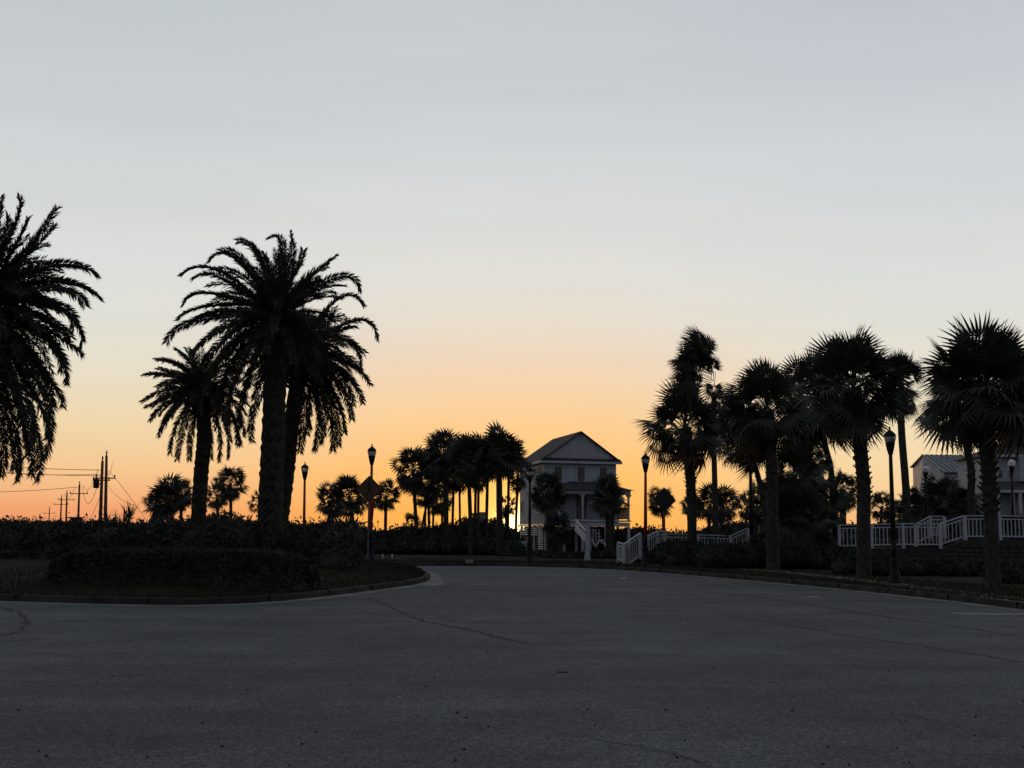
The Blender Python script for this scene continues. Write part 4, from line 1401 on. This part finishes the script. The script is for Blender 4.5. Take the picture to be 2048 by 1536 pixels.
# right terrace railing: feet at the measured pixels
RD = 56
rail_run('long flat white railing on the stone wall, left of its sloping part', [Z(1679, 1096, RD), Z(1744, 1094.5, RD), Z(1807, 1093, RD), Z(1881, 1093.5, RD)])
rail_run('sloping white railing rising between the two flat ones', [Z(1882, 1093, RD + .3), Z(1929, 1077, RD + .3)])
rail_run('upper flat white railing reaching the right edge', [Z(1931, 1077, RD + .2), Z(2001, 1077, RD + .2), Z(2070, 1078, RD + .2), Z(2140, 1079, RD + .2)])
rail_run('shorter white stair railing seen behind the flat one', [Z(1832, 1090, 60), Z(1862, 1074, 60), Z(1890, 1074, 60)], hgt=1.02)
rail_run('white railing behind the bushy palmetto, running back', [Z(1662, 1101, 57), Z(1678, 1096, 57)])
# railings left of the thicket
rail_run('white stair railing left of the red-tinted lamp post', [Z(1248, 1139, 60), Z(1281, 1115, 61)], hgt=1.22, posts=True, spacing=0.17)
rail_run('white stair railing right of the red-tinted lamp post', [Z(1295, 1119, 63), Z(1316, 1108, 63.5), Z(1330, 1108, 64)], hgt=1.18, posts=True, spacing=0.16)
rail_run('low white railing between the stair and the roadside palmetto', [Z(1331, 1108, 66), Z(1384, 1109, 66), Z(1396, 1109, 66)], hgt=1.08)
rail_run('white railing behind the slim windblown trunk, ending in a slope', [Z(1397, 1109, 66.5), Z(1462, 1112, 66), Z(1497, 1096, 66)], hgt=1.08)
rail_run('small sloping white railing behind the dark thicket, left side', [Z(1558, 1112, 62), Z(1566, 1112, 62), Z(1592, 1096, 62)], hgt=1.05)
rail_run('short white rail run between house post and stair railing', [Z(1236, 1122, 62), Z(1247, 1126, 61)], hgt=0.95)
# stairs behind the stair railings
st = thing('staircase', 'dark steps rising to the right between the white stair railings', 'stairs', Z(1254, 1138, 62) * 1.0)
st.location.z = 0.14
for i in range(6):
    MB().box(i * 0.28, i * 0.28 + 1.2, 0.0, 2.2, -0.1, 0.13 * (i + 1)).obj('step', MT['kerb'], st).location = (0, i * 0.004, 0)

# terrace behind the stone wall
a, b = GD(1684, RD + 0.25, 0), GD(2300, RD + 0.25, 0)
WT1 = Z(1750, 1096, RD).z - 0.02
WT2 = Z(1931, 1079.5, RD).z - 0.02
xb = GD(1884, RD, 0).x
xc = GD(1931, RD, 0).x
wall = thing('stone_wall', 'rough stone retaining wall under the white railing at the right', 'wall', (a.x, RD, 0.1))
mw = MB()
def wz(x):
    return WT1 + (WT2 - WT1) * min(1, max(0, (x - xb) / (xc - xb)))
xs = [a.x, xb, xc, b.x]
vs = []
for x in xs:
    for yy in (-0.10, 0.35):
        vs += [(x - a.x, yy, -0.15), (x - a.x, yy, wz(x) - 0.1)]
fs = []
for i in range(3):
    o = 4 * i
    fs += [(o, o + 4, o + 5, o + 1), (o + 1, o + 5, o + 7, o + 3), (o + 2, o + 3, o + 7, o + 6)]
fs += [(0, 1, 3, 2), (12, 14, 15, 13)]
mw.add(vs, fs).obj('mortar_bed', MT['mortar'], wall)
random.seed(3)
smesh = []
for k in range(6):
    mb = MB()
    w, h = 0.5, 0.5
    j = lambda: random.uniform(-.06, .06)
    fr = [(-w + j(), 0, -h + j()), (w + j(), 0, -h + j()), (w + j(), 0, h + j()), (-w + j(), 0, h + j())]
    md = [(x * .82 + j() * .5, -1, z * .8 + j() * .5) for x, _, z in fr]
    mb.add(fr + md, [(4, 5, 6, 7), (0, 1, 5, 4), (1, 2, 6, 5), (2, 3, 7, 6), (3, 0, 4, 7)])
    smesh.append(mb.mesh('stone', MT['stone']))
nst = 0
z = 0.02
while z < WT2 - 0.15:
    rh = random.uniform(0.17, 0.27)
    x = a.x + random.uniform(0, 0.2)
    while x < GD(2080, RD, 0).x:
        w = random.uniform(0.22, 0.5)
        if z + rh < wz(x) - 0.02 and z + rh < wz(x + w) - 0.02:
            o = mk('stone', random.choice(smesh), wall)
            o.location = (x + w / 2 - a.x, -0.105, z + rh / 2 - 0.1)
            o.scale = (w - 0.02, random.uniform(0.02, 0.05), rh - 0.02)
            nst += 1
        x += w
    z += rh
mt = MB()
mt.box(a.x + 0.05, 70, RD + 0.36, 175, -0.02, WT1 - 0.06)
mt.box(xc - 0.1, 70.1, RD + 0.37, 175.1, WT1 - 0.05, WT2 - 0.06)
mt.obj('raised_ground', MT['grass'], kind='structure')

# ------------------------------------------------------------------ houses
def window(parent, o, ux, uy, w, h, fw_=0.12, muntins=(1, 1), depth=0.06):
    """o = lower-left corner, ux = along, uy = outward normal."""
    o, ux, uy = Vector(o), Vector(ux), Vector(uy)
    uz = Vector((0, 0, 1))
    def bx(mb, x0, x1, z0, z1, d0, d1):
        vs = [o + ux * x + uz * z_ + uy * d for z_ in (z0, z1) for (x, d) in ((x0, d0), (x1, d0), (x1, d1), (x0, d1))]
        mb.add(vs, [(0, 3, 2, 1), (4, 5, 6, 7), (0, 1, 5, 4), (1, 2, 6, 5), (2, 3, 7, 6), (3, 0, 4, 7)])
    mb = MB()
    bx(mb, -fw_, 0, -fw_, h + fw_, 0.002, depth)
    bx(mb, w, w + fw_, -fw_, h + fw_, 0.002, depth)
    bx(mb, 0, w, -fw_, 0, 0.002, depth)
    bx(mb, 0, w, h, h + fw_, 0.002, depth)
    f = mb.obj('window', MT['trim'], parent)
    mb = MB()
    bx(mb, 0, w, 0, h, 0.001, 0.012)
    mb.obj('pane', MT['glass'], f)
    mb = MB()
    bx(mb, 0, w, h / 2 - 0.03, h / 2 + 0.03, 0.013, 0.035)
    for i in range(muntins[0]):
        x = w * (i + 1) / (muntins[0] + 1)
        bx(mb, x - 0.015, x + 0.015, 0, h, 0.013, 0.028)
    mb.obj('sash_bars', MT['door'], f)
    return f

D0 = 98.0
hx0 = P(1088.5, 1060, D0).x
house = thing('raised_house', 'narrow blue-grey gabled house raised on stilts with front porch', 'house', (hx0, D0, 0.12), math.radians(13.0))
def zh(py, px=1140):
    return P(px, py, D0).z - 0.12
WH, LH = 5.95, 8.4
ZF, ZE, ZP = zh(1040), zh(921), zh(861)
# walls
mb = MB()
mb.box(0, WH, 0, LH, ZF, ZE)
mb.obj('wall', MT['blue'], house)
mb = MB()
mb.box(-0.012, 0.0 - 0.002, 0.01, LH, ZF - 0.35, ZE - 0.28)
mb.obj('side_wall', MT['pale'], house, label='pale side wall facing left')
ov = 0.42
GZ = ZE + (ZP - ZE) * ov / (WH / 2 + ov) - 0.115
mb = MB()
mb.add([(0.0, -0.03, ZE), (WH, -0.03, ZE), (WH, -0.03, GZ), (WH / 2, -0.03, ZP - 0.115), (0, -0.03, GZ), (0.0, LH, ZE), (WH, LH, ZE), (WH, LH, GZ), (WH / 2, LH, ZP - 0.115), (0, LH, GZ)], [(0, 1, 2, 3, 4), (9, 8, 7, 6, 5), (0, 4, 9, 5), (1, 6, 7, 2), (2, 7, 8, 3), (3, 8, 9, 4)])
mb.obj('gable', MT['gable'], house)
# roof slabs
def slabs(name, W_, L0_, L1_, ze, zp, ov, th, m, parent):
    sl_ = (zp - ze) / (W_ / 2 + ov)
    for sg in (0, 1):
        x0 = -ov if sg == 0 else W_ + ov
        xm = W_ / 2
        pts = [(x0, L0_, ze), (xm, L0_, zp), (xm, L1_, zp), (x0, L1_, ze)]
        vs = pts + [(x, y, z_ - th) for x, y, z_ in pts]
        f_ = [(0, 1, 2, 3), (7, 6, 5, 4), (0, 4, 5, 1), (1, 5, 6, 2), (2, 6, 7, 3), (3, 7, 4, 0)]
        MB().add(vs, f_ if sg else [tuple(reversed(q)) for q in f_]).obj(name, m, parent)
slabs('roof', WH, -0.30, LH + 0.3, zh(921), ZP, ov, 0.10, MT['roof'], house)
# pent roof strip and frieze under the gable
mb = MB()
mb.add([(-ov, -0.42, ZE - 0.04), (WH + ov, -0.42, ZE - 0.04), (WH + ov - .1, -0.035, ZE + 0.22), (-ov + .1, -0.035, ZE + 0.22), (-ov, -0.42, ZE - 0.14), (WH + ov, -0.42, ZE - 0.14)], [(0, 1, 2, 3), (4, 5, 1, 0)])
mb.obj('pent_roof', MT['roof'], house)
mb = MB()
mb.box(-ov, WH + ov, -0.45, -0.425, ZE - 0.22, ZE - 0.05)
mb.box(-ov - 0.02, -ov, -0.425, LH + .3, ZE - 0.22, ZE - 0.02)
mb.obj('fascia', MT['trim'], house)
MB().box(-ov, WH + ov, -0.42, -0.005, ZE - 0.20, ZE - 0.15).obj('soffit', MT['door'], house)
mb = MB()
mb.box(-0.03, WH + 0.03, -0.04, -0.006, ZE - 0.48, ZE - 0.21)
mb.box(-0.045, -0.014, -0.006, LH, ZE - 0.5, ZE - 0.23)
mb.obj('frieze', MT['trim'], house)
for x in (-0.03, WH - 0.13):
    MB().box(x, x + 0.16, -0.03, -0.004, ZF, ZE - 0.49).obj('corner_board', MT['trim'], house)
MB().box(-0.04, -0.014, -0.03, 0.14, ZF, ZE - 0.51).obj('corner_board', MT['trim'], house)
# windows
for u in (0.135, 0.455, 0.77):
    window(house, (WH * u, 0, zh(962)), (1, 0, 0), (0, -1, 0), 0.62, zh(929) - zh(962))
for y in (1.4,):
    window(house, (-0.013, y + 0.5, zh(955)), (0, -1, 0), (-1, 0, 0), 0.7, zh(930) - zh(955))
for y in (2.2, 4.4, 7.4):
    window(house, (-0.013, y + 0.4, zh(1024)), (0, -1, 0), (-1, 0, 0), 0.75, zh(999) - zh(1024))
# skirt beam and open ground floor
mb = MB()
mb.box(-0.03, WH + 0.02, -0.05, 0.2, zh(1052), ZF - 0.0)
mb.box(-0.04, 0.2, 0.2, LH, zh(1052), ZF - 0.36)
mb.obj('skirt_beam', MT['trim'], house)
for y in (0.05, 1.9, 3.5, 5.3, LH - 0.2):
    for x in (0.05, WH - 0.25):
        MB().box(x, x + 0.2, y, y + 0.2, 0, zh(1052) - 0.003).obj('pier', MT['trim'], house)
for x in (1.6, 2.6, 3.8):
    MB().box(x, x + 0.18, 0.1, 0.28, 0, zh(1052) - 0.003).obj('pier', MT['trim'], house)
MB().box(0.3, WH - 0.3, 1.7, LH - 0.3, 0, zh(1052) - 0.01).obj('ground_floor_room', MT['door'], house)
# louvre slats on the left side of the ground floor
sl = MB().box(-0.02, 0.02, 0, 1.0, -0.045, 0.045).mesh('louvre_slat', MT['trim'])
zt = zh(1054)
k = 0
z = 0.25
while z < zt:
    o = mk('louvre_slat', sl, house)
    o.location = (-0.02, 0.25, z); o.scale = (1, 1.62, 1); o.rotation_euler = (0, 0.5, 0)
    z += 0.17
for y0, L_ in ((2.1, 1.4), (3.7, 1.55), (5.5, 2.6)):
    for j in range(4):
        o = mk('louvre_slat', sl, house)
        o.location = (-0.02, y0, zt - 0.12 - j * 0.17); o.scale = (1, L_, 1); o.rotation_euler = (0, 0.5, 0)
MB().box(-0.25, 0.5, -0.5, 2.2, 0, 0.14).obj('slab', MT['gutter'], house)
# front porch
PX0, PX1, PY = 0.5, 6.35, -2.2
ZPR, ZPE = zh(966), zh(981)
mb = MB()
e = 0.35
mb.add([(PX0 - e, PY - e, ZPE), (PX1 + e, PY - e, ZPE), (PX1 + e, 0.0, ZPE), (PX0 - e, 0.0, ZPE),
        (PX0 + 1.6, -0.02, ZPR + 0.15), (PX1 - 1.9, -0.02, ZPR + 0.15)],
       [(0, 1, 5, 4), (1, 2, 5), (3, 0, 4), (3, 2, 1, 0), (2, 3, 4, 5)])
mb.obj('porch_roof', MT['roof'], house)
mb = MB()
mb.add([(WH + 0.005, 0.005, ZPR), (PX1 + e, -0.0, ZPE), (PX1 + e, 3.2, ZPE), (WH + 0.005, 3.2, ZPR)], [(0, 1, 2, 3)])
mb.add([(WH + 0.005, 0.005, ZPE - .05), (PX1 + e, -0.0, ZPE - .06), (PX1 + e, 3.2, ZPE - .06), (WH + 0.005, 3.2, ZPE - .05)], [(3, 2, 1, 0)])
mb.obj('side_porch_roof', MT['roof'], house)
mb = MB()
mb.box(PX0 - 0.1, PX1 + 0.1, PY - 0.1, PY + 0.06, ZPE - 0.30, ZPE - 0.02)
mb.box(PX1 - 0.05, PX1 + 0.09, PY + 0.07, 3.2, ZPE - 0.30, ZPE - 0.02)
mb.obj('porch_beam', MT['trim'], house)
MB().box(PX0 - 0.1, PX1 + 0.12, PY - 0.12, -0.055, ZF - 0.12, ZF).obj('porch_floor', MT['trim'], house)
MB().box(WH + 0.03, PX1 + 0.11, -0.05, 3.3, ZF - 0.12, ZF).obj('porch_floor', MT['trim'], house)
MB().box(PX0 - 0.05, PX1 + 0.05, PY - 0.02, PY + 0.12, ZF - 0.50, ZF - 0.18).obj('porch_girder', MT['trim'], house)
for x in (PX0 + 0.05, 2.45, 4.35, PX1 - 0.12):
    mb = MB()
    mb.box(x, x + 0.16, PY - 0.02, PY + 0.14, ZF, ZPE - 0.30)
    for sg in (-1, 1):
        c_ = x + 0.08
        mb.add([(c_ + sg * .08, PY + .02, ZPE - .31), (c_ + sg * .27, PY + .02, ZPE - .31), (c_ + sg * .08, PY + .02, ZPE - .62), (c_ + sg * .08, PY + .08, ZPE - .31), (c_ + sg * .27, PY + .08, ZPE - .31), (c_ + sg * .08, PY + .08, ZPE - .62)],
               [(0, 1, 2), (5, 4, 3), (0, 3, 4, 1), (1, 4, 5, 2)])
    mb.obj('porch_column', MT['trim'], house)
    MB().box(x, x + 0.2, PY - 0.02, PY + 0.18, 0, ZF - 0.51).obj('pier', MT['trim'], house)
for yy in (0.6, 3.0):
    MB().box(PX1 - 0.1, PX1 + 0.05, yy, yy + 0.15, ZF, ZPE - 0.30).obj('porch_column', MT['trim'], house)
    MB().box(PX1 - 0.1, PX1 + 0.08, yy, yy + 0.18, 0, ZF - 0.13).obj('pier', MT['trim'], house)
mb = MB()
for a_, b_2 in (((PX0, PY), (PX1, PY)), ((PX1, PY), (PX1, 3.2))):
    A, B = Vector((*a_, 0)), Vector((*b_2, 0))
    mb.bar(A + Vector((0, 0, ZF + 0.95)), B + Vector((0, 0, ZF + 0.95)), 0.08, 0.06)
    mb.bar(A + Vector((0, 0, ZF + 0.12)), B + Vector((0, 0, ZF + 0.12)), 0.05, 0.05)
    n = int((B - A).length / 0.14)
    for i in range(n):
        q = A.lerp(B, (i + .5) / n)
        mb.box(q.x - .017, q.x + .017, q.y - .017, q.y + .017, ZF + 0.12, ZF + 0.93)
mb.obj('porch_balusters', MT['grey'], house, 'stuff')
for x, w in ((2.6, 0.9), (4.3, 0.9)):
    window(house, (x, 0, ZF + 0.5 if x > 4 else ZF + 0.1), (1, 0, 0), (0, -1, 0), w, 1.3 if x > 4 else 1.9)
# side flight of stairs down from the porch
for i in range(7):
    MB().box(2.6 + i * 0.2, 2.85 + i * 0.2, PY - 1.3, PY - 0.15, ZF - 0.25 * i - 0.30, ZF - 0.25 * i - 0.24).obj('step', MT['trim'], house)

# tall white gate post with swooping rail in front of the house
gp = thing('gate_post', 'tall white square post with slanting rail before the house porch', 'post', GD(1175, 68, 0.14))
h = P(1175, 1050, 68).z - 0.14
mb = MB()
mb.box(-0.13, 0.13, -0.13, 0.13, -0.05, h)
mb.box(-0.16, 0.16, -0.16, 0.16, h, h + 0.06)
mb.box(-0.15, 0.15, -0.15, 0.15, -0.05, 0.25)
mb.obj('post', MT['trim'], gp)
for k_, (dz, th) in enumerate(((0.0, 0.10), (-0.42, 0.34))):
    A = P(1151, 1040, 70) - gp.location + Vector((0, 0, dz))
    B = P(1171, 1062, 68.2) - gp.location + Vector((0, 0, dz))
    MB().bar(A, B, 0.08, th).obj('slanting_rail', MT['trim'], gp)
A = P(1183, 1078, 68) - gp.location
mb = MB()
sw = [(1183, 1077), (1187, 1086), (1191, 1095), (1194, 1086), (1199, 1080), (1206, 1084), (1211, 1090)]
ps = [P(x, y, 68) - gp.location for x, y in sw]
for i in range(len(ps) - 1):
    mb.bar(ps[i], ps[i + 1] + Vector((0.02, 0, 0)), 0.06, 0.11)
for x in (1186, 1191.5, 1198):
    mb.bar(P(x, 1058, 68.1) - gp.location, P(x, 1082, 68.1) - gp.location, 0.04, 0.05, Vector((0, 1, 0)))
mb.obj('swooping_rail', MT['trim'], gp)

# white board fence left of the house
a_, b_2 = GD(1005, 88, 0.15), GD(1053, 88, 0.15)
fc = thing('board_fence', 'low pale board fence left of the raised house', 'fence', a_)
zt_ = P(1020, 1083, 88).z - 0.15
zb_ = P(1020, 1098, 88).z - 0.15
Lf = (b_2 - a_).length
nb = 12
bm_ = MB().box(0.005, Lf / nb - 0.005, 0, 0.03, zb_, zt_).mesh('board', MT['white'])
for i in range(nb):
    o = mk('board', bm_, fc)
    o.location = (i * Lf / nb, 0, 0)
MB().box(0, Lf, -0.03, -0.002, zt_ - 0.05, zt_ + 0.03).obj('top_rail', MT['white'], fc)
for x in (0.02, Lf / 2, Lf - 0.1):
    MB().box(x, x + 0.09, 0.032, 0.12, -0.1, zt_).obj('post', MT['white'], fc)

# white house with metal roof (right)
D2 = 104
def X2(px, py=950, D=D2):
    return P(px, py, D)
h2 = thing('white_house', 'white gabled house with a ribbed grey metal roof', 'house', (X2(1888).x, D2, 1.0), math.radians(0))
r2 = lambda px, py, D: P(px, py, D) - Vector(h2.location)
pk = r2(1843, 909, D2 + 4.5)
e1 = r2(1889, 944, D2)
e2 = r2(1819, 934, D2 + 9)
vec = Vector((9.5, 0.4, 0))
def slab4(pts, th, name, m, parent):
    n_ = (pts[1] - pts[0]).cross(pts[2] - pts[1]).normalized()
    if n_.z < 0:
        n_ = -n_
    vs = list(pts) + [p - n_ * th for p in pts]
    return MB().add(vs, [(0, 1, 2, 3), (7, 6, 5, 4), (0, 4, 5, 1), (1, 5, 6, 2), (2, 6, 7, 3), (3, 7, 4, 0)]).obj(name, m, parent)
slab4([e1, e1 + vec, pk + vec, pk], 0.08, 'roof', MT['seam'], h2)
slab4([pk, pk + vec, e2 + vec, e2], 0.08, 'roof', MT['seam'], h2)
rib = None
nr = 22
for i in range(nr + 1):
    q = vec * (i / nr)
    if i < nr + 1:
        MB().bar(e1 + q + Vector((0, 0, 0.03)), pk + q + Vector((0, 0, 0.03)), 0.05, 0.07).obj('roof_rib', MT['seam'], h2)
w1 = e1 + Vector((0.05, 0.30, -0.12)); w2 = e2 + Vector((0.2, -0.3, -0.12)); wp = pk + Vector((0.12, 0, -0.15))
zb = -0.2
mb = MB()
g = [Vector((w1.x, w1.y, zb)), Vector((w2.x, w2.y, zb)), w2, wp, w1]
mb.add(g + [p + vec * 0.98 for p in g], [(4, 3, 2, 1, 0), (0, 5, 9, 4), (5, 6, 7, 8, 9), (1, 2, 7, 6)])
mb.obj('wall', MT['cream'], h2)
ux = (w1 - w2); ux.z = 0; ux.normalize()
nrm = Vector((ux.y, -ux.x, 0))
q = r2(1847, 982, D2 + 3.6)
def on_gable(px, py):
    # intersect view ray with gable plane
    r_ = ray(px, py); o_ = CAM - Vector(h2.location)
    n2 = nrm; t_ = (w1 - o_).dot(n2) / r_.dot(n2)
    return o_ + r_ * t_
window(h2, on_gable(1846.5, 980), ux, nrm, 0.5, 0.8)
uf = vec.normalized(); nf = Vector((uf.y, -uf.x, 0))
def on_front(px, py):
    r_ = ray(px, py); o_ = CAM - Vector(h2.location)
    t_ = (w1 - o_).dot(nf) / r_.dot(nf)
    return o_ + r_ * t_
window(h2, on_front(1911, 974), uf, nf, 0.5, 0.6)
for zz_ in (0.2,):
    A = on_front(1905, 988)
    MB().box(A.x, A.x + 3.0, A.y - 1.6, A.y - 0.01, A.z, A.z + 0.1).obj('porch_roof', MT['roof'], h2)
    MB().box(A.x, A.x + 3.0, A.y - 1.66, A.y - 1.605, A.z - 0.1, A.z + 0.08).obj('porch_fascia', MT['trim'], h2)

# right edge house with hip roof
D3 = 86
h3 = thing('hip_roof_house', 'white two storey house with dark hip roof at the right edge', 'house', (P(1991, 960, D3).x, D3, 1.0))
r3 = lambda px, py, D: P(px, py, D) - Vector(h3.location)
ze = r3(1991, 910, D3).z
za = r3(2045, 872, D3).z
w, L_ = 7.2, 7.5
ap = Vector((r3(2044, 872, D3 + 2).x, 2.6, za + 0.15))
ap2 = Vector((w - 1.2, 2.6, za + 0.15))
mb = MB()
c4 = [Vector((-0.35, -0.35, ze)), Vector((w, -0.35, ze)), Vector((w, L_, ze)), Vector((-0.35, L_, ze))]
mb.add(c4 + [ap, ap2], [(0, 1, 5, 4), (1, 2, 5), (2, 3, 4, 5), (3, 0, 4), (3, 2, 1, 0)])
mb.obj('roof', MT['roof'], h3)
bay = r3(2035, 960, D3).x
MB().box(0, w - .3, 0, L_ - .3, -0.1, ze - 0.02).obj('wall', MT['cream'], h3)
MB().box(bay, bay + 3, -0.5, -0.01, r3(2030, 963, D3).z, ze - 0.03).obj('bay_wall', MT['gable'], h3)
MB().box(-0.38, w, -0.40, -0.352, ze - 0.16, ze + 0.02).obj('fascia', MT['trim'], h3)
MB().box(bay - .12, bay, -0.06, -0.005, r3(2030, 963, D3).z, ze - 0.2).obj('corner_board', MT['trim'], h3)
for px in (1997.5, 2017):
    window(h3, (r3(px, 957, D3).x, 0, r3(px, 957, D3).z), (1, 0, 0), (0, -1, 0), 0.26 * 1.0, 0.58, 0.07, (0, 1))
    sh = r3(px, 942, D3)
zp0, zp1 = r3(2000, 979, D3 - 2).z, r3(2000, 963, D3).z
mb = MB()
mb.add([(-0.6, -2.4, zp0), (w, -2.4, zp0), (w, -0.01, zp1), (-0.2, -0.01, zp1), (-0.6, -0.01, zp0)], [(0, 1, 2, 3), (0, 3, 4)])
mb.add([(-0.6, -2.4, zp0 - .02), (w, -2.4, zp0 - .02), (w, -0.01, zp0 - .02), (-0.6, -0.01, zp0 - .02)], [(3, 2, 1, 0)])
mb.obj('porch_roof', MT['roof'], h3)
MB().box(-0.6, w, -2.45, -2.3, zp0 - 0.22, zp0 - 0.03).obj('porch_fascia', MT['trim'], h3)
for px in (2021, 2036, 1992):
    x = r3(px, 1000, D3 - 2.2).x
    MB().box(x, x + 0.18, -2.42, -2.26, -0.1, zp0 - 0.23).obj('porch_column', MT['trim'], h3)
MB().box(-0.6, w, -2.5, -0.01, -0.1, 0.25).obj('porch_floor', MT['trim'], h3)
for px in (2000, 2010):
    x = r3(px, 1000, D3).x
MB().box(0.5, 1.4, -0.06, -0.003, 0.25, 2.0).obj('door', MT['door'], h3)

# far skyline buildings between the palms
for x0, x1, y0, D, lb in ((716, 728, 1062, 300, 'far low flat building left of the yellow sign pole'), (729, 737, 1057, 310, 'far building with a taller block behind the sign pole'),
                          (757, 768, 1061, 320, 'far gabled roof right of the red-tinted lamp post'), (945, 953, 1026, 150, 'pale far building glimpsed between cluster trunks, left part'),
                          (958, 970, 1024, 155, 'far rooftop lit by the glow between cluster trunks')):
    a_, b_2 = P(x0, y0, D), P(x1, y0, D)
    t = thing('far_building', lb, 'building', (a_.x, D, 0), 0, 'far buildings on the skyline')
    wd = b_2.x - a_.x
    hz = a_.z
    MB().box(0, wd, 0, 6, -1, hz - 0.25).obj('wall', MT['far'], t)
    if 'gabled' in lb:
        MB().add([(-.2, -.2, hz - .25), (wd + .2, -.2, hz - .25), (wd + .2, 6.2, hz - .25), (-.2, 6.2, hz - .25), (wd * .3, 3, hz + .3), (wd * .7, 3, hz + .3)], [(0, 1, 5, 4), (1, 2, 5), (2, 3, 4, 5), (3, 0, 4)]).obj('roof', MT['roof'], t)
    else:
        MB().box(-0.15, wd + 0.15, -0.15, 6.15, hz - 0.249, hz).obj('roof', MT['far'], t)
    for i in range(2):
        x = wd * (0.2 + 0.45 * i)
        f_ = MB().box(x, x + wd * .15, -0.04, -0.002, hz - 1.6, hz - .8).obj('window', MT['glass'], t)
print('objects', len(bpy.data.objects), 'stones', nst)
